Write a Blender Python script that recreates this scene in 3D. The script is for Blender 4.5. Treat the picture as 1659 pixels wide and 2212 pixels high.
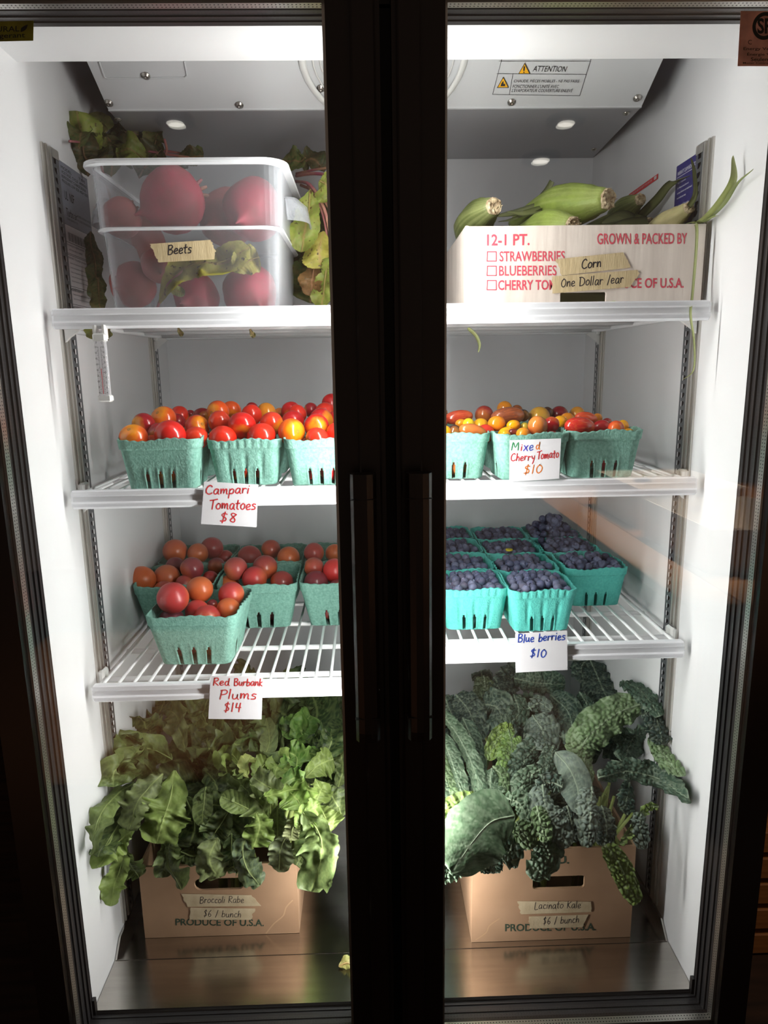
import bpy, math, random
from mathutils import Vector as V, Matrix, noise
# ------------------------------------------------------------------ clear
for o in list(bpy.data.objects): bpy.data.objects.remove(o)
sc = bpy.context.scene
COL = sc.collection
PI = math.pi
# ------------------------------------------------------------------ camera
CAMP = V((-.0274, -.8663, .9224))
FOC = 1487.95
cR = V((0.99953638, -0.02645943, -0.01506392)); cU = V((0.02006514, 0.20032009, 0.97952501)); cF = V((0.02290007, 0.97937315, -0.20075813))
cam = bpy.data.cameras.new('camera'); camo = bpy.data.objects.new('camera', cam); COL.objects.link(camo)
cam.sensor_fit = 'HORIZONTAL'; cam.sensor_width = 36; cam.lens = 36*FOC/1659; cam.clip_start = .02; cam.clip_end = 50
m = Matrix((cR, cU, -cF)).transposed().to_4x4(); m.translation = CAMP; camo.matrix_world = m
sc.camera = camo
# ------------------------------------------------------------------ world and exposure
w = bpy.data.worlds.new('world'); sc.world = w; w.use_nodes = True
bg = w.node_tree.nodes['Background']; bg.inputs[0].default_value = (.080, .058, .045, 1); bg.inputs[1].default_value = 1.0
sc.view_settings.view_transform = 'Standard'; sc.view_settings.look = 'None'; sc.view_settings.gamma = 1; sc.view_settings.use_curve_mapping = False
sc.view_settings.exposure = 0.0
sc.cycles.transparent_max_bounces = 32; sc.cycles.max_bounces = 10; sc.cycles.use_denoising = True
sc.cycles.caustics_reflective = False; sc.cycles.caustics_refractive = False
def area(name, loc, direction, sx, sy, power, col=(1, 1, 1)):
    l = bpy.data.lights.new(name, 'AREA'); l.shape = 'RECTANGLE'; l.size = sx; l.size_y = sy; l.energy = power; l.color = col
    o = bpy.data.objects.new(name, l); COL.objects.link(o); o.location = loc
    o.rotation_euler = V(direction).to_track_quat('-Z', 'Y').to_euler(); return o
LED = (1, .985, .97)
area('led_light', (.040, .030, .655), (1, .42, 0), .014, 1.24, 6.1, LED)
area('led_light', (-.040, .030, .655), (-1, .42, 0), .014, 1.24, 6.1, LED)
def spot(name, loc, aimp, ang, power, col, blend=.5):
    l = bpy.data.lights.new(name, 'SPOT'); l.spot_size = math.radians(ang); l.spot_blend = blend; l.energy = power; l.color = col; l.shadow_soft_size = .06
    o = bpy.data.objects.new(name, l); COL.objects.link(o); o.location = loc; o.rotation_euler = (V(aimp)-V(loc)).to_track_quat('-Z', 'Y').to_euler(); return o
spot('added_table_light', (1.5, -1.9, 2.3), (1.5, -1.9, .3), 62, 620, (1, .86, .68))  # added spot, stands in for sunlight on the mirrored table
spot('added_floor_light', (-1.0, -1.7, 2.3), (-1.0, -1.7, -.2), 40, 260, (1, .80, .62), .8)  # added spot, lights the floor so the glass mirrors a warm haze
spot('added_crate_light', (1.15, -.35, 1.9), (1.05, .35, -.15), 30, 26, (1, .80, .58))  # added spot to brighten the slats, no lamp known there
# ------------------------------------------------------------------ helpers
def at(u, v, x=None, y=None, z=None):
    d = cF + cR*((u-829.5)/FOC) - cU*((v-1106)/FOC)
    if x is not None: s = (x-CAMP.x)/d.x
    elif y is not None: s = (y-CAMP.y)/d.y
    else: s = (z-CAMP.z)/d.z
    return CAMP + d*s
def plane_at(u, v, p, n):
    d = cF + cR*((u-829.5)/FOC) - cU*((v-1106)/FOC)
    return CAMP + d*((p-CAMP).dot(n)/d.dot(n))
def tag(o, label=None, cat=None, group=None, kind=None):
    if label: o['label'] = label
    if cat: o['category'] = cat
    if group: o['group'] = group
    if kind: o['kind'] = kind
    return o
WL = {}
def put(o, c, parent=None):
    COL.objects.link(o); WL[o.name] = V(c)
    if parent: o.parent = parent; o.location = V(c) - WL[parent.name]
    else: o.location = c
    return o
def thing(name, loc, label, cat, group=None):
    o = bpy.data.objects.new(name, None); o.empty_display_size = .02
    put(o, loc); return tag(o, label, cat, group)
class MB:
    def __init__(s): s.v = []; s.f = []; s.m = []; s.mi = 0; s.att = None
    def add(s, vs, fs):
        b = len(s.v); s.v += [V(a) for a in vs]; s.f += [tuple(b+i for i in f) for f in fs]; s.m += [s.mi]*len(fs); return s
    def box(s, a, b, bev=0):
        x0, y0, z0 = a; x1, y1, z1 = b
        if bev:
            c = bev; vs = []; 
            for k, (zz, i) in enumerate(((z0, c), (z0+c, 0), (z1-c, 0), (z1, c))):
                X0, X1, Y0, Y1 = x0+i, x1-i, y0+i, y1-i
                for (px, py) in ((X0+c, Y0), (X1-c, Y0), (X1, Y0+c), (X1, Y1-c), (X1-c, Y1), (X0+c, Y1), (X0, Y1-c), (X0, Y0+c)): vs.append((px, py, zz))
            fs = [tuple(range(7, -1, -1)), tuple(range(24, 32))]
            for k in range(3):
                for j in range(8): fs.append((8*k+j, 8*k+(j+1) % 8, 8*k+8+(j+1) % 8, 8*k+8+j))
            return s.add(vs, fs)
        vs = [(x0, y0, z0), (x1, y0, z0), (x1, y1, z0), (x0, y1, z0), (x0, y0, z1), (x1, y0, z1), (x1, y1, z1), (x0, y1, z1)]
        return s.add(vs, [(3, 2, 1, 0), (4, 5, 6, 7), (0, 1, 5, 4), (1, 2, 6, 5), (2, 3, 7, 6), (3, 0, 4, 7)])
    def tube(s, pts, r, n=8, cap=True, flat=1.0):
        pts = [V(p) for p in pts]; N = len(pts); rs = r if isinstance(r, (list, tuple)) else [r]*N
        vs = []; up = None
        for i, p in enumerate(pts):
            t = (pts[min(i+1, N-1)] - pts[max(i-1, 0)]).normalized()
            if up is None: up = V((0, 0, 1)) if abs(t.z) < .9 else V((1, 0, 0))
            a = t.cross(up).normalized(); b = a.cross(t).normalized(); up = b
            for k in range(n):
                an = 2*PI*k/n; vs.append(p + a*math.cos(an)*rs[i] + b*math.sin(an)*rs[i]*flat)
        fs = [(i*n+k, i*n+(k+1) % n, (i+1)*n+(k+1) % n, (i+1)*n+k) for i in range(N-1) for k in range(n)]
        if cap: fs += [tuple(range(n-1, -1, -1)), tuple(range((N-1)*n, N*n))]
        return s.add(vs, fs)
    def loops(s, L, closed=True, cap0=True, cap1=True):
        n = len(L[0]); vs = [p for l in L for p in l]
        fs = [(i*n+k, i*n+(k+1) % n, (i+1)*n+(k+1) % n, (i+1)*n+k) for i in range(len(L)-1) for k in range(n if closed else n-1)]
        if cap0: fs.append(tuple(range(n-1, -1, -1)))
        if cap1: fs.append(tuple(range((len(L)-1)*n, len(L)*n)))
        return s.add(vs, fs)
    def prism(s, poly, o, ux, uy, t):
        o = V(o); ux = V(ux); uy = V(uy); nn = ux.cross(uy).normalized(); n = len(poly)
        a = [o+ux*p[0]+uy*p[1] for p in poly]
        return s.loops([[q - nn*0 for q in a], [q + nn*t for q in a]])
    def ribbon(s, pts, wd, nrm):
        if len(pts) < 2: return s
        P = []
        if len(pts) > 2:
            for i in range(len(pts)-1):
                p0 = pts[max(i-1, 0)]; p1 = pts[i]; p2 = pts[i+1]; p3 = pts[min(i+2, len(pts)-1)]
                for k in range(3):
                    t = k/3; P.append(.5*((2*p1)+(p2-p0)*t+(2*p0-5*p1+4*p2-p3)*t*t+(3*p1-p0-3*p2+p3)*t**3))
            P.append(pts[-1])
        else: P = list(pts)
        vs = []
        for i, p in enumerate(P):
            t = (P[min(i+1, len(P)-1)]-P[max(i-1, 0)])
            if t.length < 1e-9: t = V((1, 0, 0))
            t.normalize(); a = t.cross(nrm).normalized()*wd/2
            e = -t*wd*.35 if i == 0 else (t*wd*.35 if i == len(P)-1 else V((0, 0, 0)))
            vs += [p+a+e, p-a+e]
        return s.add(vs, [(2*i, 2*i+1, 2*i+3, 2*i+2) for i in range(len(P)-1)])
    def mesh(s, name, mats, smooth=False, centre=None):
        me = bpy.data.meshes.new(name); c = centre or V((0, 0, 0))
        me.from_pydata([tuple(p-c) for p in s.v], [], s.f)
        for q in mats: me.materials.append(q)
        me.polygons.foreach_set('material_index', s.m)
        if smooth: me.polygons.foreach_set('use_smooth', [True]*len(s.f))
        if s.att:
            for k, arr in s.att.items():
                a = me.attributes.new(k, 'FLOAT', 'POINT'); a.data.foreach_set('value', arr)
        me.validate(); me.update(); return me
    def build(s, name, mats, parent=None, smooth=False, ang=None):
        if not isinstance(mats, (list, tuple)): mats = [mats]
        xs = [p.x for p in s.v]; ys = [p.y for p in s.v]; zs = [p.z for p in s.v]
        c = V(((min(xs)+max(xs))/2, (min(ys)+max(ys))/2, min(zs)))
        o = bpy.data.objects.new(name, s.mesh(name, mats, smooth, c)); put(o, c, parent)
        if ang:
            md = o.modifiers.new('bevel', 'BEVEL'); md.width = ang; md.segments = 2; md.limit_method = 'ANGLE'
        return o
# ------------------------------------------------------------------ materials
def nodes(name):
    mt = bpy.data.materials.new(name); mt.use_nodes = True; nt = mt.node_tree
    return mt, nt, nt.nodes['Principled BSDF'], nt.nodes['Material Output']
def N(nt, t, **k):
    n = nt.nodes.new(t)
    for a, b in k.items():
        if a.startswith('i_'):
            key = a[2:]; n.inputs[int(key) if key.isdigit() else key].default_value = b
        else: setattr(n, a, b)
    return n
def rgb(r, g, b):
    f = lambda c: (c/255/12.92 if c/255 <= .04045 else ((c/255+.055)/1.055)**2.4)
    return (f(r), f(g), f(b), 1)
def mat(name, col, rough=.5, metal=0, nscale=0, ncol=None, bump=0, bscale=200, spec=.5, stretch=None, sub=0, coat=0, tr=0):
    mt, nt, p, out = nodes(name); L = nt.links
    p.inputs['Base Color'].default_value = col; p.inputs['Roughness'].default_value = rough; p.inputs['Metallic'].default_value = metal
    p.inputs['Specular IOR Level'].default_value = spec
    if coat: p.inputs['Coat Weight'].default_value = coat; p.inputs['Coat Roughness'].default_value = .1
    if sub: p.inputs['Subsurface Weight'].default_value = sub; p.inputs['Subsurface Radius'].default_value = (1, .4, .2); p.inputs['Subsurface Scale'].default_value = .006
    tc = N(nt, 'ShaderNodeTexCoord'); src = tc.outputs['Object']
    if stretch:
        mp = N(nt, 'ShaderNodeMapping'); mp.inputs['Scale'].default_value = stretch; L.new(src, mp.inputs[0]); src = mp.outputs[0]
    if nscale:
        n = N(nt, 'ShaderNodeTexNoise', i_Scale=nscale, i_Detail=5.0); L.new(src, n.inputs['Vector'])
        mx = N(nt, 'ShaderNodeMix', data_type='RGBA'); mx.inputs['A'].default_value = col; mx.inputs['B'].default_value = ncol or col
        cr = N(nt, 'ShaderNodeMapRange'); cr.inputs[1].default_value = .35; cr.inputs[2].default_value = .65
        L.new(n.outputs[0], cr.inputs[0]); L.new(cr.outputs[0], mx.inputs['Factor']); L.new(mx.outputs['Result'], p.inputs['Base Color'])
    if bump:
        n2 = N(nt, 'ShaderNodeTexNoise', i_Scale=bscale, i_Detail=4.0); L.new(src, n2.inputs['Vector'])
        b = N(nt, 'ShaderNodeBump', i_Strength=bump, i_Distance=.001); L.new(n2.outputs[0], b.inputs['Height']); L.new(b.outputs[0], p.inputs['Normal'])
    return mt
WHITE = mat('white_liner', (.70, .70, .705, 1), .38, nscale=3, ncol=(.67, .67, .68, 1), bump=.05, bscale=30)
GREYW = mat('white_back_wall', (.72, .73, .75, 1), .4, nscale=2, ncol=(.68, .69, .71, 1))
BLACK = mat('black_door_frame', (.012, .008, .007, 1), .34, bump=.05, bscale=900)
BLACKM = mat('black_matt_plastic', (.010, .010, .010, 1), .5)
GASK = mat('dark_gasket', (.018, .017, .018, 1), .34)
CHROME = mat('pilaster_metal', (.70, .68, .64, 1), .3, .75, nscale=6, ncol=(.52, .50, .46, 1), stretch=(60, 60, 2))
PILD = mat('pilaster_slotted_metal', (.16, .17, .18, 1), .4, .7)
HOLE = mat('dark_hole', (.01, .01, .012, 1), .8)
STEEL = mat('brushed_steel', (.60, .57, .53, 1), .17, 1, nscale=8, ncol=(.52, .49, .46, 1), bump=.05, bscale=260, stretch=(1, 12, 12))
SPACER = mat('aluminium_spacer', (.62, .60, .56, 1), .35, 1)
WIRE = mat('white_coated_wire', (.84, .84, .85, 1), .3, coat=.3)
RAIL = mat('white_rail_plastic', (.84, .85, .88, 1), .25, nscale=5, ncol=(.72, .73, .77, 1), stretch=(1, 30, 30))
CLIPM = mat('milky_clip_plastic', (.7, .7, .68, 1), .35)
PAPER = mat('white_paper', (.78, .77, .80, 1), .8, bump=.1, bscale=600)
TAPE = mat('masking_tape', rgb(206, 186, 146), .65, nscale=90, ncol=rgb(190, 170, 130), bump=.5, bscale=300, stretch=(3, 1, .3))
TAPE2 = mat('pale_masking_tape', rgb(208, 190, 158), .6, nscale=60, ncol=rgb(192, 172, 140), bump=.4, bscale=300)
KRAFT = mat('kraft_cardboard', rgb(176, 140, 110), .75, nscale=14, ncol=rgb(162, 127, 98), bump=.25, bscale=40)
KRAFTI = mat('kraft_inside', rgb(120, 88, 62), .8)
WCARD = mat('white_cardboard', rgb(226, 215, 205), .6, nscale=10, ncol=rgb(208, 196, 186), bump=.5, bscale=14, stretch=(9, 9, .6))
WEDGE = mat('corrugated_edge', rgb(120, 86, 58), .8, nscale=200, ncol=rgb(60, 40, 28))
INK = {k: mat('ink_'+k, c, .7) for k, c in dict(red=rgb(206, 36, 44), black=rgb(28, 24, 30), blue=rgb(28, 66, 170), green=rgb(28, 140, 82), orange=rgb(232, 122, 30), violet=rgb(70, 60, 190), boxred=rgb(205, 70, 88), boxgreen=rgb(52, 68, 52), white=rgb(215, 215, 225), grey=rgb(60, 62, 70), label=rgb(30, 30, 34)).items()}
YEL = mat('warning_yellow', rgb(245, 180, 20), .5)
NAVY = mat('navy_label', rgb(38, 34, 104), .4); SILV = mat('grey_nameplate', rgb(120, 124, 136), .45); LBLW = mat('white_label', rgb(196, 192, 194), .5)
EVAP = mat('evaporator_cover_white', (.56, .57, .58, 1), .4); EVAPS = mat('evaporator_gap_shade', (.10, .12, .18, 1), .5)  # dark blue sides paint the shade of the gap beside the cover
WOOD = mat('dark_floor_wood', rgb(60, 40, 30), .5, nscale=6, ncol=rgb(35, 24, 18), stretch=(1, 8, 1))
PINE = mat('pine_wood', rgb(168, 112, 62), .55, nscale=10, ncol=rgb(130, 82, 44), stretch=(1, 10, 10))
OUTW = mat('dark_shop_wall', (.004, .003, .003, 1), .9)
def glass_mat(name, r0):
    mt, nt, p, out = nodes(name); nt.nodes.remove(p); L = nt.links
    t = N(nt, 'ShaderNodeBsdfTransparent'); t.inputs[0].default_value = (.985, .99, .985, 1)
    g = N(nt, 'ShaderNodeBsdfGlossy'); g.inputs['Roughness'].default_value = .0; g.inputs[0].default_value = (1, 1, 1, 1)
    lw = N(nt, 'ShaderNodeLayerWeight', i_Blend=.5); pw = N(nt, 'ShaderNodeMath', operation='POWER'); pw.inputs[1].default_value = 4.5
    ma = N(nt, 'ShaderNodeMath', operation='MULTIPLY_ADD'); ma.inputs[1].default_value = 1-r0; ma.inputs[2].default_value = r0
    L.new(lw.outputs['Facing'], pw.inputs[0]); L.new(pw.outputs[0], ma.inputs[0])
    mx = N(nt, 'ShaderNodeMixShader'); L.new(ma.outputs[0], mx.inputs[0]); L.new(t.outputs[0], mx.inputs[1]); L.new(g.outputs[0], mx.inputs[2]); L.new(mx.outputs[0], out.inputs[0])
    return mt
GLASS = glass_mat('door_glass', .04)
def milky(name, col, tfac, rough=.25):
    mt, nt, p, out = nodes(name); L = nt.links
    p.inputs['Base Color'].default_value = col; p.inputs['Roughness'].default_value = rough
    t = N(nt, 'ShaderNodeBsdfTransparent'); t.inputs[0].default_value = (.97, .97, .98, 1)
    lw = N(nt, 'ShaderNodeLayerWeight', i_Blend=.3)
    ma = N(nt, 'ShaderNodeMath', operation='MULTIPLY_ADD'); ma.inputs[1].default_value = -tfac*.8; ma.inputs[2].default_value = tfac
    L.new(lw.outputs['Facing'], ma.inputs[0])
    mx = N(nt, 'ShaderNodeMixShader'); L.new(ma.outputs[0], mx.inputs[0]); L.new(p.outputs[0], mx.inputs[1]); L.new(t.outputs[0], mx.inputs[2]); L.new(mx.outputs[0], out.inputs[0])
    return mt
MILK = milky('milky_plastic', (.52, .54, .57, 1), .93); MILKR = milky('milky_plastic_rim', (.84, .86, .88, 1), .35)
CLEAR = milky('clear_tube', (.8, .8, .82, 1), .8, .1)
def leafmat(name, dark, vein, rough=.45, trans=.25, spots=None):
    mt, nt, p, out = nodes(name); L = nt.links
    oi = N(nt, 'ShaderNodeObjectInfo'); a = N(nt, 'ShaderNodeAttribute', attribute_name='vein')
    tc = N(nt, 'ShaderNodeTexCoord'); n = N(nt, 'ShaderNodeTexNoise', i_Scale=45.0, i_Detail=4.0); L.new(tc.outputs['Object'], n.inputs[0])
    mr = N(nt, 'ShaderNodeMapRange'); mr.inputs[1].default_value = .3; mr.inputs[2].default_value = .7; mr.inputs[3].default_value = .68; mr.inputs[4].default_value = 1.3; L.new(n.outputs[0], mr.inputs[0])
    mu = N(nt, 'ShaderNodeMix', data_type='RGBA', blend_type='MULTIPLY'); mu.inputs['Factor'].default_value = 1; L.new(oi.outputs['Color'], mu.inputs['A'])
    cb = N(nt, 'ShaderNodeCombineColor'); [L.new(mr.outputs[0], cb.inputs[i]) for i in range(3)]; L.new(cb.outputs[0], mu.inputs['B'])
    mx = N(nt, 'ShaderNodeMix', data_type='RGBA'); L.new(a.outputs['Fac'], mx.inputs['Factor']); L.new(mu.outputs['Result'], mx.inputs['A'])
    va = N(nt, 'ShaderNodeMix', data_type='RGBA'); va.inputs['Factor'].default_value = .55; va.inputs['B'].default_value = vein; L.new(oi.outputs['Color'], va.inputs['A']); L.new(va.outputs['Result'], mx.inputs['B'])
    colr = mx.outputs['Result']
    if spots:
        n3 = N(nt, 'ShaderNodeTexNoise', i_Scale=160.0, i_Detail=2.0); L.new(tc.outputs['Object'], n3.inputs[0])
        m3 = N(nt, 'ShaderNodeMapRange'); m3.inputs[1].default_value = .62; m3.inputs[2].default_value = .7; L.new(n3.outputs[0], m3.inputs[0])
        x3 = N(nt, 'ShaderNodeMix', data_type='RGBA'); x3.inputs['B'].default_value = spots; L.new(m3.outputs[0], x3.inputs['Factor']); L.new(colr, x3.inputs['A']); colr = x3.outputs['Result']
    L.new(colr, p.inputs['Base Color']); p.inputs['Roughness'].default_value = rough; p.inputs['Specular IOR Level'].default_value = .35
    b = N(nt, 'ShaderNodeBump', i_Strength=.35, i_Distance=.001); n2 = N(nt, 'ShaderNodeTexVoronoi', i_Scale=260.0); L.new(tc.outputs['Object'], n2.inputs['Vector']); L.new(n2.outputs[0], b.inputs['Height']); L.new(b.outputs[0], p.inputs['Normal'])
    tl = N(nt, 'ShaderNodeBsdfTranslucent'); L.new(colr, tl.inputs[0])
    ms = N(nt, 'ShaderNodeMixShader', i_0=trans); L.new(p.outputs[0], ms.inputs[1]); L.new(tl.outputs[0], ms.inputs[2]); L.new(ms.outputs[0], out.inputs[0])
    return mt
LEAF = leafmat('green_leaf', None, rgb(190, 205, 130)); KALE = leafmat('kale_leaf', None, rgb(186, 200, 172), .5, .08); BEETL = leafmat('beet_leaf', None, rgb(170, 120, 90), .5, .2, rgb(80, 62, 30)); HUSK = leafmat('corn_husk', None, rgb(200, 205, 140), .5, .2)
def fruitmat(name, shoulder, rough, bloom=0, coat=.0, amount=1.0, stripes=0, sh0=.85):
    mt, nt, p, out = nodes(name); L = nt.links
    oi = N(nt, 'ShaderNodeObjectInfo'); tc = N(nt, 'ShaderNodeTexCoord'); sx = N(nt, 'ShaderNodeSeparateXYZ'); L.new(tc.outputs['Generated'], sx.inputs[0])
    n = N(nt, 'ShaderNodeTexNoise', i_Scale=3.0, i_Detail=3.0); L.new(tc.outputs['Generated'], n.inputs[0])
    ad = N(nt, 'ShaderNodeMath', operation='MULTIPLY_ADD'); L.new(n.outputs[0], ad.inputs[0]); ad.inputs[1].default_value = .45; L.new(sx.outputs[2], ad.inputs[2])
    mr = N(nt, 'ShaderNodeMapRange'); mr.inputs[1].default_value = sh0; mr.inputs[2].default_value = sh0+.33; mr.inputs[4].default_value = amount; L.new(ad.outputs[0], mr.inputs[0])
    mx = N(nt, 'ShaderNodeMix', data_type='RGBA'); L.new(mr.outputs[0], mx.inputs['Factor']); L.new(oi.outputs['Color'], mx.inputs['A']); mx.inputs['B'].default_value = shoulder
    c = mx.outputs['Result']
    if bloom:
        n2 = N(nt, 'ShaderNodeTexNoise', i_Scale=4.0, i_Detail=6.0); L.new(tc.outputs['Object'], n2.inputs[0])
        mp = N(nt, 'ShaderNodeMapping'); mp.inputs['Scale'].default_value = (16, 16, 16); L.new(tc.outputs['Object'], mp.inputs[0]); L.new(mp.outputs[0], n2.inputs[0])
        m2 = N(nt, 'ShaderNodeMapRange'); m2.inputs[1].default_value = .44; m2.inputs[2].default_value = .68; m2.inputs[4].default_value = bloom; L.new(n2.outputs[0], m2.inputs[0])
        x2 = N(nt, 'ShaderNodeMix', data_type='RGBA'); x2.inputs['B'].default_value = rgb(205, 160, 165) if name != 'blueberry_skin' else rgb(150, 158, 190); L.new(m2.outputs[0], x2.inputs['Factor']); L.new(c, x2.inputs['A']); c = x2.outputs['Result']
    if stripes:
        wv = N(nt, 'ShaderNodeTexNoise', i_Scale=5.0, i_Detail=6.0); mp = N(nt, 'ShaderNodeMapping'); mp.inputs['Scale'].default_value = (4, 4, .6); L.new(tc.outputs['Generated'], mp.inputs[0]); L.new(mp.outputs[0], wv.inputs[0])
        m4 = N(nt, 'ShaderNodeMapRange'); m4.inputs[1].default_value = .48; m4.inputs[2].default_value = .7; m4.inputs[4].default_value = stripes; L.new(wv.outputs[0], m4.inputs[0])
        x4 = N(nt, 'ShaderNodeMix', data_type='RGBA'); x4.inputs['B'].default_value = rgb(222, 122, 56); L.new(m4.outputs[0], x4.inputs['Factor']); L.new(c, x4.inputs['A']); c = x4.outputs['Result']
    L.new(c, p.inputs['Base Color']); p.inputs['Roughness'].default_value = rough
    p.inputs['Subsurface Weight'].default_value = .12; p.inputs['Subsurface Radius'].default_value = (1, .3, .15); p.inputs['Subsurface Scale'].default_value = .004
    if coat: p.inputs['Coat Weight'].default_value = coat; p.inputs['Coat Roughness'].default_value = .12
    return mt
TOM = fruitmat('tomato_skin', rgb(240, 170, 20), .22, coat=.3, amount=.9, sh0=1.0); CHT = fruitmat('cherry_tomato_skin', rgb(225, 150, 60), .2, coat=.3, amount=.35); STR = fruitmat('striped_tomato_skin', rgb(220, 130, 60), .2, coat=.3, amount=.3, stripes=.45)
PLUM = fruitmat('plum_skin', rgb(215, 110, 40), .32, bloom=.26, amount=.6, coat=.1); BLUE = fruitmat('blueberry_skin', rgb(110, 112, 140), .6, bloom=.55, amount=.3)
BEET = mat('beet_skin', rgb(158, 52, 70), .65, nscale=24, ncol=rgb(122, 54, 56), bump=.6, bscale=60); BEETB = mat('beet_skin_brown', rgb(160, 84, 84), .65, nscale=18, ncol=rgb(118, 66, 58), bump=.6, bscale=60)
STEMR = mat('beet_stem', rgb(150, 70, 90), .5, nscale=30, ncol=rgb(170, 130, 100)); STEMG = mat('green_stem', rgb(150, 165, 90), .5); SCAR = mat('stem_scar_brown', rgb(120, 110, 50), .8)
PULP = mat('teal_pulp', rgb(128, 174, 160), .9, nscale=260, ncol=rgb(104, 152, 138), bump=.9, bscale=420); PULP2 = mat('turquoise_pulp', rgb(92, 192, 180), .9, nscale=260, ncol=rgb(78, 176, 166), bump=.9, bscale=420)
CORNG = mat('corn_husk_green', rgb(150, 172, 70), .5, nscale=8, ncol=rgb(186, 200, 110), bump=.5, bscale=30, stretch=(1, 1, 1)); CORND = mat('corn_husk_dark', rgb(92, 104, 44), .5, nscale=12, ncol=rgb(130, 142, 70), bump=.5, bscale=30); CORNP = mat('corn_husk_pale', rgb(206, 190, 140), .6, nscale=30, ncol=rgb(170, 160, 105), bump=.5, bscale=60); CORNC = mat('corn_stalk_cut', rgb(222, 205, 170), .8, nscale=150, ncol=rgb(150, 125, 95), bump=1, bscale=300)
def emis(name, col, s):
    mt, nt, p, out = nodes(name); p.inputs['Base Color'].default_value = col; p.inputs['Emission Color'].default_value = col; p.inputs['Emission Strength'].default_value = s; return mt
# ------------------------------------------------------------------ printed text and handwriting
_tc = {}
def glyphs(s, bold=0.0):
    if (s, bold) in _tc: return _tc[(s, bold)]
    cu = bpy.data.curves.new('t', 'FONT'); cu.body = s; cu.size = 1; cu.offset = bold; cu.resolution_u = 3; cu.fill_mode = 'FRONT'
    ob = bpy.data.objects.new('t', cu); COL.objects.link(ob); bpy.context.view_layer.update()
    me = bpy.data.meshes.new_from_object(ob.evaluated_get(bpy.context.evaluated_depsgraph_get()))
    vs = [v.co.copy() for v in me.vertices]; fs = [tuple(p.vertices) for p in me.polygons]
    bpy.data.objects.remove(ob); bpy.data.curves.remove(cu); bpy.data.meshes.remove(me)
    x0 = min(v.x for v in vs); x1 = max(v.x for v in vs); y0 = min(v.y for v in vs); y1 = max(v.y for v in vs)
    _tc[(s, bold)] = ([((v.x-x0)/(x1-x0), (v.y-y0)/(y1-y0)) for v in vs], fs); return _tc[(s, bold)]
def text(mb, s, quad, bold=0.0):          # quad: bottom-left, bottom-right, top-left corner points
    vs, fs = glyphs(s, bold); o, r, t = quad
    mb.add([o+(r-o)*a+(t-o)*b for a, b in vs], fs)
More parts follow.
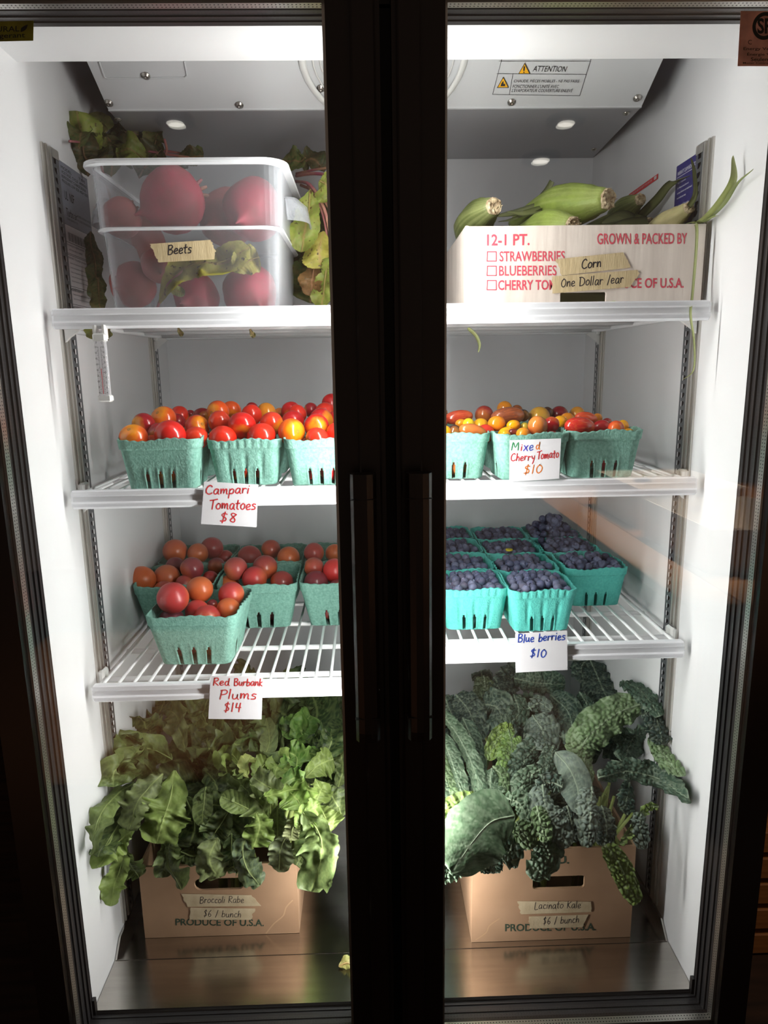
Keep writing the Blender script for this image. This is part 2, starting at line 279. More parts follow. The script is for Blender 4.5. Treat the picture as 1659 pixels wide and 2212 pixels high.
HF = {'B': '0,10 .3,0|0,9.6 3,10 4.5,8 3,6 .5,5.2 4,4.6 5,2.5 3.5,.2 .3,0@6', 'C': '5.5,8.5 4,10 1.5,8.5 .3,5 1,1.5 3.5,0 6,1.4@6.6', 'D': '.5,9.5 .5,0|-.6,9.4 3,9.4 6,6.5 5.5,2 2.5,0 .3,0@7', 'L': '.6,10 0,0 4.5,.2@5', 'K': '.8,10 .3,0|5,9 1,4.6 5,0@5.6', 'M': '0,0 .8,10 3.6,3.4 6.4,10 7,0@7.8', 'P': '.8,10 .2,0|0,9.4 3.4,10 5,8 3.8,5.6 .6,4.8@5.6', 'R': '.6,10 .2,0|0,9.4 3.4,10 4.8,8 3.6,6 .6,5 5.4,0@6', 'T': '-.5,9 3,9.4 7,10.4|3.2,9.4 2.4,0@5.6', 'O': '3,9 .8,7 .2,3.5 1.5,.4 4,.4 5.6,3.5 5,7.5 2.6,9.2@6.4',
 'a': '4.2,5.4 2,6 .4,3.6 .6,.8 2.4,.3 4,3 4.3,5.4 4.2,1 5.2,0@5.6', 'b': '.6,10 .2,0 .4,3.6 2.4,5.6 4.2,4 3.6,1 .6,0@5', 'c': '3.8,5 2,6 .4,3.4 1,.5 4,.6@4.5', 'd': '3.8,5 1.6,5.6 .3,3 1.2,.3 3.6,1.6 4.3,10 4,2 5,0@5.6', 'e': '.4,2.6 3.6,3.6 3.2,5.6 1.2,5.4 .2,2.6 1.4,.2 4.2,.9@4.8', 'h': '.8,10 .2,0 .8,3.6 2.6,5.6 3.8,4 3.8,0@4.8', 'i': '.8,5.6 .4,0|1.1,8.4 1.2,8.2@2.2', 'k': '.8,10 .2,0|3.6,5.8 .6,2.8 4,0@4.5', 'l': '.9,10 .4,0@2.0', 'm': '.2,5.8 .4,0 1,4 2.2,5.6 3,4 3,.4 3.6,4 5,5.6 5.8,4 5.8,.4 6.6,0@7.2', 'n': '.2,5.8 .2,0 .8,3.8 2.6,5.8 3.6,4 3.8,.2@4.8', 'o': '2.2,6 .4,4 .6,1 2.4,.2 4.2,2 4,5 2,6@5', 'p': '.6,5.6 0,-4.4|.4,3.6 2.4,6 4.2,4.2 3.4,1 .4,.6@5', 'r': '.3,5.8 .4,0 .6,3.6 2,5.6 3.6,5@4', 's': '3.6,5.4 1.4,5.8 .8,4 3.2,2.6 3,.5 .2,.3@4.2', 't': '1.6,9.4 1.2,1.4 2.6,.2|-.4,6 3.4,6.4@3.8', 'u': '.3,5.6 .3,1.6 1.6,.2 3.4,2 3.8,5.6 3.8,1 4.8,0@5.2', 'v': '.1,5.8 1.8,.2 3.8,5.8@4.2', 'x': '.2,5.8 4,0|4,5.8 0,0@4.6', 'y': '.3,5.8 1.4,2.4 3.4,3|4,5.8 3.4,0 2,-4.6@4.6', '0': '2.4,10 .4,7 .4,2.6 2.2,0 4.2,2.6 4.4,7 2.2,10@5.4', '1': '1,10 .6,0@2.6', '4': '1,10 .3,5|.3,5 2,4.9 4.6,5|3.9,10 3.3,0@5', '6': '3.4,10 .8,6 .4,2 2.2,0 4,2.2 2.4,4.6 .6,3@5', '8': '3.6,8.6 1.6,9.8 .8,7.8 3.6,3 2.8,.2 .6,1.6 1.4,4 4,8.4@5', '$': '4,8.6 2,9.4 .6,7.4 3.8,4 3,1.4 .2,1.2|2.6,11 1.6,-.8@5.4', '/': '2.8,10.5 .2,-.8@3.6', ' ': '@4', '3': '.4,9 3,10 3.6,7.6 1.4,5.6 3.8,3.6 2.6,0 .2,1@4.8'}
def hand(mb, s, u0, v0, u1, v1, h, y, pen=.0013, slant=.08, seed=1, plane=None):   # a line of handwriting, from (u0,v0) to (u1,v1), capital height h
    rd = random.Random(seed+len(s)); adv = 0; st = []
    for ch in s:
        body, wd = HF[ch].split('@'); wd = float(wd); dy = rd.uniform(-.5, .5)
        for q in body.split('|'):
            pts = [tuple(float(a) for a in p.split(',')) for p in q.split()] if q else []
            if pts: st.append([(adv+px_+py_*slant, py_+dy) for px_, py_ in pts])
        adv += wd + .8
    k = (u1-u0)/adv; nrm = V((0, -1, 0))
    for q in st:
        P = []
        for a, b in q:
            u = u0+a*k; v = v0+(v1-v0)*a/adv - b*h/10
            P.append(at(u, v, y=y) if plane is None else plane_at(u, v, *plane))
        mb.ribbon(P, pen, nrm if plane is None else plane[1])
# ------------------------------------------------------------------ the room outside
MB().box((-3, -3.4, -.27), (3, 1.6, -.25)).build('floor', WOOD).__setitem__('kind', 'structure')
MB().box((-3, 1.5, -.25), (3, 1.6, 2.7)).build('wall_back', OUTW).__setitem__('kind', 'structure')
# ------------------------------------------------------------------ refrigerator
D = .657; ZC = 1.45
FR = thing('display_refrigerator', (0, .3, -.25), 'large two-door glass-fronted display refrigerator with black frame and lit white interior', 'refrigerator')
b = MB().box((-.49, -.001, -.25), (-.4501, D+.04, 1.52)); b.build('side_panel', BLACKM, FR)
b = MB().box((.4501, -.001, -.25), (.49, D+.04, 1.52)); b.build('side_panel', BLACKM, FR)
def wallmesh(x, s):
    b = MB(); b.box((min(x, x+s*.02), 0, -.02), (max(x, x+s*.02), D, ZC)); return b
lw = wallmesh(-.47, 1); lw.build('interior_side_wall', WHITE, FR); lw = wallmesh(.45, 1); rw = lw.build('interior_side_wall', WHITE, FR)
b = MB().box((-.45, D, -.02), (.45, D+.02, ZC)).build('interior_back_wall', GREYW, FR)
for s in (): MB().box((s*.432-.0006, D-.0035, -.0), (s*.432+.0006, D-.0005, ZC)).build('back_wall_seam', GASK, FR)
MB().box((-.45, .0, 1.303), (.45, .09, 1.33)).build('ceiling_lip', WHITE, FR)
MB().box((-.45, .09, ZC), (.45, D, ZC+.02)).build('interior_ceiling', GREYW, FR)
MB().box((-.49, 0, 1.33), (.49, D+.04, 1.52)).build('top_housing', BLACKM, FR) if False else None
MB().box((-.49, 0, -.25), (.49, D+.04, -.03)).build('base_housing', BLACKM, FR)
# black breaker frame round the opening
b = MB()
b.box((-.49, -.046, -.04), (-.4505, 0, 1.36)); b.box((.4505, -.046, -.04), (.49, 0, 1.36)); b.box((-.4505, -.046, 1.302), (.4505, 0, 1.36)); b.box((-.4505, -.046, -.05), (.4505, 0, -.006))
for s in (-1, 1):
    for yy in (-.036, -.022, -.010): b.box((s*.4492-.0012, yy-.0016, -.004), (s*.4492+.0012, yy+.0016, 1.300))
for yy in (-.036, -.022, -.010):
    b.box((-.448, yy-.0016, -.007), (.448, yy+.0016, -.0045)); b.box((-.448, yy-.0016, 1.3005), (.448, yy+.0016, 1.303))
for s in (-1, 1): b.box((s*.449-.004, -.006, -.006), (s*.449+.004, .001, .020))
b.build('breaker_frame', GASK, FR)
# centre post with light bars
b = MB().box((-.030, -.044, -.006), (.030, .012, 1.302), .003); b.build('centre_post', BLACKM, FR)
LEDM = emis('led_diffuser', (1, .99, .97, 1), 3.0)
for s in (-1, 1):
    bar = MB().box((min(s*.012, s*.036), .012, .025), (max(s*.012, s*.036), .034, 1.285), .002).build('light_bar', [WIRE], FR)
    MB().box((min(s*.0365, s*.0375), .018, .03), (max(s*.0365, s*.0375), .032, 1.28)).build('light_diffuser', [LEDM], bar)
# steel floor with turned-up edges and a seam
b = MB().box((-.449, 0, -.006), (.449, .084, 0)); b.box((-.449, .086, -.006), (.449, D-.001, 0)); b.box((-.449, .084, -.006), (.449, .086, -.002))
for s in (-1, 1): b.add([(s*.449, .086, 0), (s*.449, D-.001, 0), (s*.449, D-.001, .022), (s*.449, .110, .022), (s*.446, .110, .022), (s*.446, D-.001, .022), (s*.446, D-.001, 0), (s*.446, .086, 0)], [(0, 1, 2, 3), (3, 2, 5, 4), (4, 5, 6, 7), (0, 3, 4, 7)])
b.box((-.449, -.004, -.006), (.449, 0, .001))
b.build('floor_panel', STEEL, FR)
# pilasters
def pilaster(x, y0, y1, z0, z1, s):
    w = y1-y0; b = MB(); ym = y0+w*.52
    b.box((min(x, x-s*.003), y0, z0), (max(x, x-s*.003), y0+.004, z1))
    b.box((min(x, x-s*.0055), y0+.006, z0), (max(x, x-s*.0055), y0+.010, z1)); b.box((min(x, x-s*.002), y0+.004, z0), (max(x, x-s*.002), ym, z1))
    b.box((min(x, x-s*.005), ym-.005, z0), (max(x, x-s*.005), ym-.001, z1))
    b.box((x-s*.005-.0004, ym, z1-.012), (x-s*.005+.0004, y1, z1)) ; o = b.build('pilaster', CHROME, FR)
    g = MB(); pitch = .0127; n = int((z1-z0-.02)/pitch); X = x-s*.0045; ya, yb, yc, yd = ym, ym+(y1-ym)*.25, ym+(y1-ym)*.72, y1
    g.add([(X, ya, z0), (X, yb, z0), (X, yb, z1-.01), (X, ya, z1-.01), (X, yc, z0), (X, yd, z0), (X, yd, z1-.01), (X, yc, z1-.01)], [(0, 1, 2, 3), (4, 5, 6, 7)])
    for i in range(n):
        za = z0+.01+i*pitch; g.add([(X, yb, za+.0075), (X, yc, za+.0075), (X, yc, za+pitch), (X, yb, za+pitch)], [(0, 1, 2, 3)])
        g.add([(X, yb, za), (X, (yb+yc)/2, za+.0), (X, yb, za+.004)], [(0, 1, 2)])
    g.mi = 1; g.box((min(x, x-s*.0006), ym, z0), (max(x, x-s*.0006), y1, z1))
    g.build('slotted_strip', [PILD, HOLE], o)
for s in (-1, 1):
    pilaster(s*.45, .131, .175, .028, 1.225, s); pilaster(s*.45, .53, .575, .03, 1.2, s)
# evaporator housing
P0 = V((0, .27, 1.3085)); e1 = V((0, .09, 1.400)); pn = (e1-P0).cross(V((1, 0, 0))).normalized(); pn = -pn if pn.z > 0 else pn
b = MB(); xl, xr = -.402, .399
b.add([(xl, .27, 1.3085), (xr, .27, 1.3085), (xr+.0, .09, 1.400), (xl, .09, 1.400)], [(3, 2, 1, 0)])
b.add([(xl, .271, 1.3085), (xr, .271, 1.3085), (.449, .656, 1.345), (-.449, .656, 1.345)], [(0, 1, 2, 3)]); b.m[-1] = 2
b.box((xl, .268, 1.3075), (xr, .272, 1.3105))
b.mi = 1
for x in (xl, xr): b.add([(x, .27, 1.3085), (x, .09, 1.400), (x, .09, ZC), (x, .656, ZC), (x, .656, 1.345)], [(0, 1, 2, 3, 4)])
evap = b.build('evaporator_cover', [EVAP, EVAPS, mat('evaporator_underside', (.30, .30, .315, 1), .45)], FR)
SCR = mat('screw_metal', (.45, .43, .40, 1), .3, 1)
for (u, v, wh) in ((315, 163, 0), (235, 222, 0), (517, 226, 0), (693, 190, 0), (1105, 220, 0), (1377, 211, 0), (255, 257, 1), (1353, 244, 1), (1283, 322, 1)):
    nn = pn if wh == 0 else V((0, -.095, -1)).normalized(); p = plane_at(u, v, P0, nn); r = .0062 if wh == 0 else .0052
    a = nn.cross(V((1, 0, 0))).normalized(); c = a.cross(nn); L = []
    for (h, rr) in ((0, 1.0), (.3, 1.0), (.3, .78), (.55, .7), (.7, .45), (.72, .2), (.55, .16)): L.append([p + nn*h*r*.9 + (a*math.sin(t*PI/6)+c*math.cos(t*PI/6))*r*rr for t in range(12)])
    MB().loops(L).build('screw', SCR, evap, smooth=True)
fc = plane_at(828, 118, P0, pn)
for rr, wd in ((.113, .012), (.098, .003), (.088, .003), (.078, .003), (.066, .003)):
    a = V((1, 0, 0)); c = a.cross(pn)
    MB().tube([fc + pn*.004 + (a*math.sin(2*PI*t/40)+c*math.cos(2*PI*t/40))*rr for t in range(41)], [wd/2]*41, 6, flat=.5).build('fan_guard_ring', CLIPM, evap, smooth=True)
# embossed plate outline
b = MB(); q = [plane_at(u, v, P0, pn)+pn*.0008 for u, v in ((214, 132), (226, 166), (232, 169), (398, 167), (404, 162), (398, 131))]
b.tube(q, .0011, 5); b.build('embossed_outline', EVAP, evap)
# caution label on evaporator
b = MB(); pe = pn*.0006; g = lambda u, v, k=1.0: plane_at(u, v, P0, pn)+pe*k
def line(mb, pts, wd=.0007, k=1.5, f=None): mb.ribbon([(f or g)(u, v, k) for u, v in pts], wd, pn)
b.add([g(1086, 118, .4), g(1064, 203, .4), g(1252, 206, .4), g(1279, 118, .4)], [(0, 1, 2, 3)])
b.mi = 1
for pts in (((1086, 118), (1064, 203)), ((1064, 203), (1252, 206)), ((1279, 118), (1252, 206)), ((1078, 131), (1276, 131)), ((1073, 158), (1267, 160)), ((1108, 158), (1100, 203))): line(b, pts)
text(b, 'ATTENTION', (g(1150, 153, 2), g(1221, 154, 2), g(1154, 141, 2)))
for t, v in (('CHAUDE, PI\u00c8CES MOBILES - NE PAS FAIRE', 176), ('FONCTIONNER L\'UNIT\u00c9 AVEC', 187), ('L\'EVAPORATEUR COUVERTURE ENLEV\u00c9', 196)):
    x0, x1 = {176: (1109, 1250), 187: (1107, 1206), 196: (1105, 1235)}[v]
    text(b, t, (g(x0, v+1.5, 2), g(x1, v+2, 2), g(x0+2, v-7, 2)))
b.mi = 2
for (u, v, r) in ((1132, 147, 12), (1086, 177, 12)): b.add([g(u-r, v+r*.85, 2), g(u+r, v+r*.85, 2), g(u+1, v-r, 2)], [(0, 1, 2)])
b.mi = 1
b.add([g(1130, 151, 3), g(1133, 151, 3), g(1134, 141, 3), g(1131, 141, 3)], [(0, 1, 2, 3)]); b.add([g(1130, 155, 3), g(1133, 155, 3), g(1133, 153, 3), g(1130, 153, 3)], [(0, 1, 2, 3)])
b.add([g(1081, 184, 3), g(1091, 184, 3), g(1091, 178, 3), g(1088, 180, 3), g(1087, 172, 3), g(1083, 178, 3)], [(0, 1, 2, 3, 4, 5)])
for (u, v, r) in ((1132, 147, 12), (1086, 177, 12)): line(b, [(u-r, v+r*.85), (u+r, v+r*.85)], .0009, 3); line(b, [(u+r, v+r*.85), (u+1, v-r)], .0009, 3); line(b, [(u+1, v-r), (u-r, v+r*.85)], .0009, 3)
b.build('warning_label', [EVAP, INK['label'], YEL], evap)
# labels on the side walls (flat prints)
def wall_label(name, x, y0, y1, z0, z1, m0, blocks, m1, extra=None, par=FR):
    s = 1 if x < 0 else -1; b = MB(); b.box((min(x, x+s*.0008), y0, z0), (max(x, x+s*.0008), y1, z1)); X = x+s*.0012; b.mi = 1
    for (t, a, c, zz, h) in blocks:      # text from fraction a to c along reading direction
        ya, yb = (y0+(y1-y0)*a, y0+(y1-y0)*c) if s > 0 else (y1-(y1-y0)*a, y1-(y1-y0)*c)
        if t == '-': b.add([(X, ya, zz), (X, yb, zz), (X, yb, zz+h), (X, ya, zz+h)], [(0, 1, 2, 3)])
        else: text(b, t, (V((X, ya, zz)), V((X, yb, zz)), V((X, ya, zz+h))))
    if extra: extra(b, X)
    return b.build(name, [m0, m1, INK['red'], LBLW], par)
fill = 'MODEL INFORMATION AND ELECTRICAL DATA RATING'
def plates(b, X):
    b.mi = 1
    for i in range(26):
        ya = .19+.0026*i; b.add([(X, ya, 1.112), (X, ya+(.0006, .0013, .0009, .0017)[i*7 % 4], 1.112), (X, ya+(.0006, .0013, .0009, .0017)[i*7 % 4], 1.124), (X, ya, 1.124)], [(0, 1, 2, 3)])
bl = [('MODEL        TYPE  ', .12, .9, 1.208, .004), ('VOLTAGE  CYCLE  AMPERES', .12, .95, 1.202, .004), ('REFRIGERANT CHARGE DESIGN', .12, .9, 1.196, .004), ('PRESSURE LOW SIDE HIGH SIDE', .12, .95, 1.190, .004), ('UL  NSF', .15, .45, 1.168, .012), ('Turbo air', .15, .5, 1.146, .011), ('LONG BEACH CA', .15, .5, 1.141, .003), ('INTENDED FOR DISPLAY OF FOOD', .5, .97, 1.152, .003), ('IN CLOSED CONTAINERS ONLY', .5, .97, 1.146, .003)]
wall_label('rating_plate', -.4499, .176, .285, 1.134, 1.218, SILV, bl, INK['label'])
bl = [('The cooling fan is digitally controlled', .05, .62, 1.104, .004), ('and runs only as needed', .12, .55, 1.098, .004), ('-', .03, .66, 1.1095, .0006), ('-', .03, .66, 1.094, .0006)]
z = 1.086
for hd, nl in (('WARNING: This product can expose you to chemicals', 5), ('ADVERTISSEMENT:', 2), ('ADVERTENCIA:', 2), ('BABALA:', 2)):
    bl.append(('-', .02, .98, z+.006, .0006)); bl.append((hd, .06, .3+.013*len(hd), z, .0042))
    for i in range(nl): z -= .0062; bl.append(('Cancer and reproductive harm for more information go online', .1, .95 if i < nl-1 else .75, z, .0032))
    z -= .0125
wall_label('warning_notice', -.4499, .176, .285, 1.006, 1.133, LBLW, bl, INK['label'], plates)
bl = [('WARRANTY CLAIM INFORMATION', .08, .95, 1.203, .0055), ('-', .06, .95, 1.2, .0006)]
for i, t in enumerate(('Thank you for choosing our products', 'If you have any issue, please reach', 'us by phone or mail and', 'have the following ready:', 'Serial Number & Store name', '(Located on big nameplate)', 'A Proof of Purchase', 'A description of the problem')): bl.append((t, .12, .5+.05*(i*3 % 8), 1.19-i*.0072-(.004 if i > 3 else 0), .0034))
bl.append(('DO NOT REMOVE THIS', .3, .9, 1.118, .0045)); bl.append(('FROM THE CABINET', .3, .9, 1.110, .0045))
wall_label('warranty_label', .4499, .176, .246, 1.100, 1.218, NAVY, bl, INK['white'])
b = MB(); b.add([(.4492, .315, 1.2185), (.4492, .44, 1.2165), (.4492, .44, 1.2245), (.4492, .315, 1.2265)], [(3, 2, 1, 0)]); b.mi = 1; b.add([(.4489, .32, 1.22), (.4489, .33, 1.22), (.4489, .33, 1.225), (.4489, .32, 1.225)], [(3, 2, 1, 0)]); text(b, 'DO NOT BLOCK AIR FLOW ABOVE THIS LOAD LINE', (V((.4489, .436, 1.219)), V((.4489, .338, 1.2207)), V((.4489, .436, 1.2225)))); b.build('red_load_line_label', [INK['red'], LBLW], FR)
# ------------------------------------------------------------------ doors
def door(s):
    xi, xo = s*.0615, s*.4465; X0, X1 = min(s*.006, s*.486), max(s*.006, s*.486); xa, xb = min(xi, xo), max(xi, xo)
    b = MB(); yf, yb = -.078, -.048; za, zb = .012, 1.297
    for (x0, x1, z0, z1) in ((X0, xa, -.05, 1.36), (xb, X1, -.05, 1.36), (xa, xb, -.05, za), (xa, xb, zb, 1.36)): b.box((x0, yf, z0), (x1, yb, z1))
    d = b.build('door', BLACK, FR); tag(d, ('left' if s < 0 else 'right')+' glass door of the refrigerator with black frame and vertical handle')
    # raised inner stile toward the centre
    MB().box((min(s*.011, s*.036), -.084, -.05), (max(s*.011, s*.036), -.0775, 1.36), .002).build('stile_cover', BLACK, d)
    for yy in (-.0560, -.0715): MB().box((xa+.0003, yy, za+.0003), (xb-.0003, yy+.004, zb-.0003)).build('glass_pane', GLASS, d)
    g = MB(); y0, y1 = -.0672, -.0565; t = .0035
    g.box((xa+.0002, y0, za), (xa+t, y1, zb)); g.box((xb-t, y0, za), (xb-.0002, y1, zb)); g.box((xa+t, y0, za), (xb-t, y1, za+t)); g.box((xa+t, y0, zb-t), (xb-t, y1, zb))
    g.mi = 1; e = .00015
    for yy in (y0+.003, y1-.003):
        n = int((zb-za)/.0042)
        for i in range(n):
            z = za+.004+i*.0042
            x = xb-t-e if s > 0 else xa+t+e
            g.add([(x, yy-.0007, z), (x, yy+.0007, z), (x, yy+.0007, z+.0016), (x, yy-.0007, z+.0016)], [(0, 1, 2, 3)])
        for i in range(int((xb-xa)/.0042)-1):
            x = xa+.006+i*.0042
            for z in (za+t+e, zb-t-e): g.add([(x, yy-.0007, z), (x+.0016, yy-.0007, z), (x+.0016, yy+.0007, z), (x, yy+.0007, z)], [(0, 1, 2, 3)])
    g.build('glass_spacer', [SPACER, HOLE], d)
    hx = -.0325 if s < 0 else .0295; L = []
    prof = [(-.0145, 0), (-.0145, .012), (-.011, .0185), (-.004, .021), (.004, .021), (.011, .0185), (.0145, .012), (.0145, 0)]
    h = MB()
    for z in (.487, .500, .8, .811):
        k = .9 if z == .487 else 1; L.append([V((hx+a*(1), -.097-c*k, z)) for a, c in prof])
    h.loops(L)
    for z in (.519, .783): h.box((hx-.0147, -.1182, z-.0004), (hx+.0147, -.112, z+.0004))
    for z0 in (.495, .777): h.box((hx-.011, -.098, z0), (hx+.011, -.077, z0+.026), .002)
    h.build('handle', BLACK, d, ang=.0006)
    return d
dl = door(-1); dr = door(1)
OLIVE = leafmat('olive_sticker', None, rgb(150, 145, 70), .5, .6); OLD = mat('sticker_print', rgb(18, 22, 12), .5); SALM = leafmat('salmon_sticker', None, rgb(225, 165, 145), .5, .6)
ys = -.0722
b = MB(); g2 = lambda u, v, y=ys: at(u, v, y=y)
b.prism([(0, 0), (1, 0), (1, 1), (0, 1)], g2(-62, 91), g2(72, 88)-g2(-62, 91), g2(-62, 48)-g2(-62, 91), .0003)
b.mi = 1; y2 = ys-.0005
text(b, 'NATURAL', (g2(-50, 70, y2), g2(42, 68, y2), g2(-50, 58, y2)), .01); text(b, 'Refrigerant', (g2(-42, 87, y2), g2(54, 84, y2), g2(-42, 73, y2)), .01)
lf = [(44, 68), (46, 60), (54, 55), (60, 53), (58, 61), (52, 67), (46, 69)]; b.add([g2(u, v, y2) for u, v in lf], [tuple(range(len(lf)))])
b.build('olive_sticker', [OLIVE, OLD], dl).color = rgb(150, 145, 70)
b = MB(); b.prism([(0, 0), (1, 0), (1, 1), (0, 1)], g2(1593, 143), g2(1723, 143)-g2(1593, 143), g2(1600, 24)-g2(1593, 143), .0003); b.mi = 1
cc = g2(1652, 56, y2); R_ = (g2(1652, 30, y2)-cc).length
b.ribbon([cc+V((math.cos(t*PI/16), 0, math.sin(t*PI/16)))*R_ for t in range(33)], .0036, V((0, -1, 0)))
text(b, 'SP', (g2(1636, 73, y2), g2(1668, 73, y2), g2(1636, 39, y2)), .03); text(b, 'C', (g2(1616, 96, y2), g2(1624, 96, y2), g2(1616, 86, y2)), .0)
for t, u0, u1, v, h in (('Energy Verified', 1606, 1690, 110, 8), ('\u00c9nergie V\u00e9rifi\u00e9e', 1614, 1696, 122, 9), ('Seulement', 1622, 1682, 132, 8), ('Master Contract Number', 1605, 1700, 138, 4)): text(b, t, (g2(u0, v, y2), g2(u1, v, y2), g2(u0, v-h, y2)), .01)
b.build('salmon_sticker', [SALM, OLD], dr).color = rgb(205, 165, 150)
# ------------------------------------------------------------------ shelves
def shelf(s, zt, label, ysf=.098):
    T = thing('wire_shelf', (s*.225, .35, zt-.02), label, 'shelf', 'white wire shelves')
    x0, x1 = (-.441, -.009) if s < 0 else (.009, .441)
    # front rail
    prof = [(0, 0), (0, .001), (-.002, .0025), (-.012, .003), (-.0135, .0012), (-.0135, -.004), (-.012, -.006), (-.0125, -.013), (-.0145, -.0155), (-.0145, -.020), (-.012, -.0232), (-.006, -.0232), (-.003, -.020), (-.003, -.004), (0, -.003)]
    L = []
    for x, k in ((x0, .25), (x0+.0012, .75), (x0+.004, 1), (x1-.004, 1), (x1-.0012, .75), (x1, .25)):
        L.append([V((x, ysf-.007+(a+.007)*k, zt-.010+(c+.010)*k)) for a, c in prof])
    MB().loops(L).build('front_rail', RAIL, T)
    n = 19; r = .0024; wx0, wx1 = x0+.012, x1-.012; me = None
    b = MB(); b.tube([V((0, ysf+.0005, -.012)), V((0, ysf+.003, -.005)), V((0, ysf+.007, -.0026)), V((0, .3, -.0026)), V((0, .615, -.0026)), V((0, .622, -.006))], r, 8)
    me = b.mesh('wire', [WIRE], True)
    for i in range(n):
        o = bpy.data.objects.new('wire', me); put(o, (wx0+(wx1-wx0)*i/(n-1), 0, zt), T)
    for yy in (.132, .24, .352, .464, .575): MB().tube([V((x0+.001, yy, zt-.0085)), V((x1-.001, yy, zt-.0085))], .0042, 10).build('cross_bar', WIRE, T, smooth=True)
    MB().tube([V((x0+.002, ysf+.002, zt-.012)), V((x0+.003, .62, zt-.010)), V((x1-.003, .62, zt-.010)), V((x1-.002, ysf+.002, zt-.012))], .004, 8).build('frame_wire', WIRE, T, smooth=True)
    xo = x0 if s < 0 else x1
    for yy in (.128, .545):
        MB().box((min(xo-s*.004, xo+s*.006), yy, zt-.020), (max(xo-s*.004, xo+s*.006), yy+.022, zt+.007), .003).build('shelf_clip', CLIPM, T)
        MB().prism([(0, 0), (.022, 0), (.026, -.004), (.006, -.018), (0, -.024)], (xo+s*.004, yy+.006, zt-.014), (-s, 0, 0), (0, 0, 1), .006 if s > 0 else -.006).build('support_bracket', CLIPM, T)
    return T
Z1, Z2L, Z2R, Z3L, Z3R = 1.006, .763, .766, .472, .519
shelf(-1, Z1, 'top left white wire shelf carrying the tub of beets'); shelf(1, Z1, 'top right white wire shelf carrying the white corn box')
shelf(-1, Z2L, 'left white wire shelf under the red campari tomatoes'); shelf(1, Z2R, 'right white wire shelf under the mixed cherry tomatoes')
shelf(-1, Z3L, 'left white wire shelf under the plum baskets'); shelf(1, Z3R, 'right white wire shelf under the blueberry baskets')
# ------------------------------------------------------------------ baskets
def basket_mesh(bw, tw, h, mt, seed=0):
    b = MB(); nS = 52; nC = 5; th = .0016
    zs = [0, .001] + [h*k for k in (.035, .08, .14, .20, .26, .32, .37, .41, .45, .52, .6, .68, .75, .79, .80, .81, .84, .9, .96, 1.0)]
    def ring(z, inner):
        f = z/h; hw = (bw + (tw-.006-bw)*(f/.80 if f < .8 else 1))/2; lip = 0
        if f >= .805: hw = (tw-.003 + (.003)*(f-.8)/.2)/2
        r = .011+.003*f; hw -= (th if inner else 0); P = []
        if z == 0: hw -= .002
        for side in range(4):
            a = side*PI/2; n = V((math.sin(a), -math.cos(a), 0)); t = V((math.cos(a), math.sin(a), 0))
            for i in range(nS+1):
                x = (-1+2*i/nS)*(hw-r); off = 0; q = x/(hw-r)
                if not inner or True:
                    if side % 2 == 1 and .12 < f < .78: off -= .0022*max(0, math.cos(q*PI*3.0))**2*math.sin(PI*(f-.12)/.66)**.5 if abs(q) < .92 else 0
                    if side % 2 == 1 and f > .81: off -= .0010*(math.cos(q*PI*7) > .3)
                    for sx in (-.5, 0, .5):
                        dq = abs(q-sx)
                        if .072 < dq < .125 and f < .42: off += .0008
                wz = z + (.0018*math.sin(q*3+side*2+seed)+.0007*math.sin(q*23+seed) if f > .95 else 0)
                P.append(n*(hw+off)+t*x+V((0, 0, wz)))
            for k in range(1, nC):
                an = a + (PI/2)*k/nC; P.append(V((math.sin(a), -math.cos(a), 0))*(hw-r)+t*(hw-r)+V((math.sin(an), -math.cos(an), 0))*r+V((0, 0, z)))
        return P
    O = [ring(z, False) for z in zs]; I = [ring(max(z, th), True) for z in zs]; n = len(O[0]); nz = len(zs)
    vs = [p for l in O for p in l]+[p for l in I for p in l]; fs = []; per = nS+nC
    def hole(k, j):
        i = k % per
        if i >= nS: return False
        q = -1+2*(i+.5)/nS; zc = (zs[j]+zs[j+1])/2/h
        for sx in (-.5, 0, .5):
            dq = abs(q-sx); 
            if dq < .062 and zc < (.38 if dq < .03 else .33) and j > 0: return True
        return False
    H = {}
    for j in range(nz-1):
        for k in range(n):
            H[(k, j)] = hole(k, j)
    for j in range(nz-1):
        for k in range(n):
            k2 = (k+1) % n
            if not H[(k, j)]:
                a, c, d, e = j*n+k, j*n+k2, (j+1)*n+k2, (j+1)*n+k
                fs.append((a, c, d, e)); B = nz*n; fs.append((B+e, B+d, B+c, B+a))
                if H[(k2, j)]: fs.append((c, B+c, B+d, d))
                if H[((k-1) % n, j)]: fs.append((a, e, B+e, B+a))
                if j > 0 and H[(k, j-1)]: fs.append((a, B+a, B+c, c))
                if j < nz-2 and H.get((k, j+1)): fs.append((e, d, B+d, B+e))
    B = nz*n
    for k in range(n): k2 = (k+1) % n; fs.append(((nz-1)*n+k, (nz-1)*n+k2, B+(nz-1)*n+k2, B+(nz-1)*n+k))
    fs.append(tuple(range(n-1, -1, -1))); fs.append(tuple(B+i for i in range(n)))
    b.add(vs, fs); return b.mesh('pulp_basket', [mt], True)
BM = {'pint': [basket_mesh(.086, .107, .067, PULP, i) for i in range(2)], 'quart': [basket_mesh(.108, .142, .086, PULP, i) for i in range(2)], 'blue': [basket_mesh(.086, .108, .070, PULP2, i) for i in range(2)]}
BK = []
def basket(kind, x, y, z, rot, label, group, sc_=1.0, name='pulp_basket'):
    o = bpy.data.objects.new(name, BM[kind][len(BK) % 2]); put(o, (x, y, z)); o.rotation_euler = (0, 0, rot); o.scale = (sc_,)*3
    tag(o, label, 'basket', group); BK.append(o); return o
tg = 'green pulp baskets of campari tomatoes'
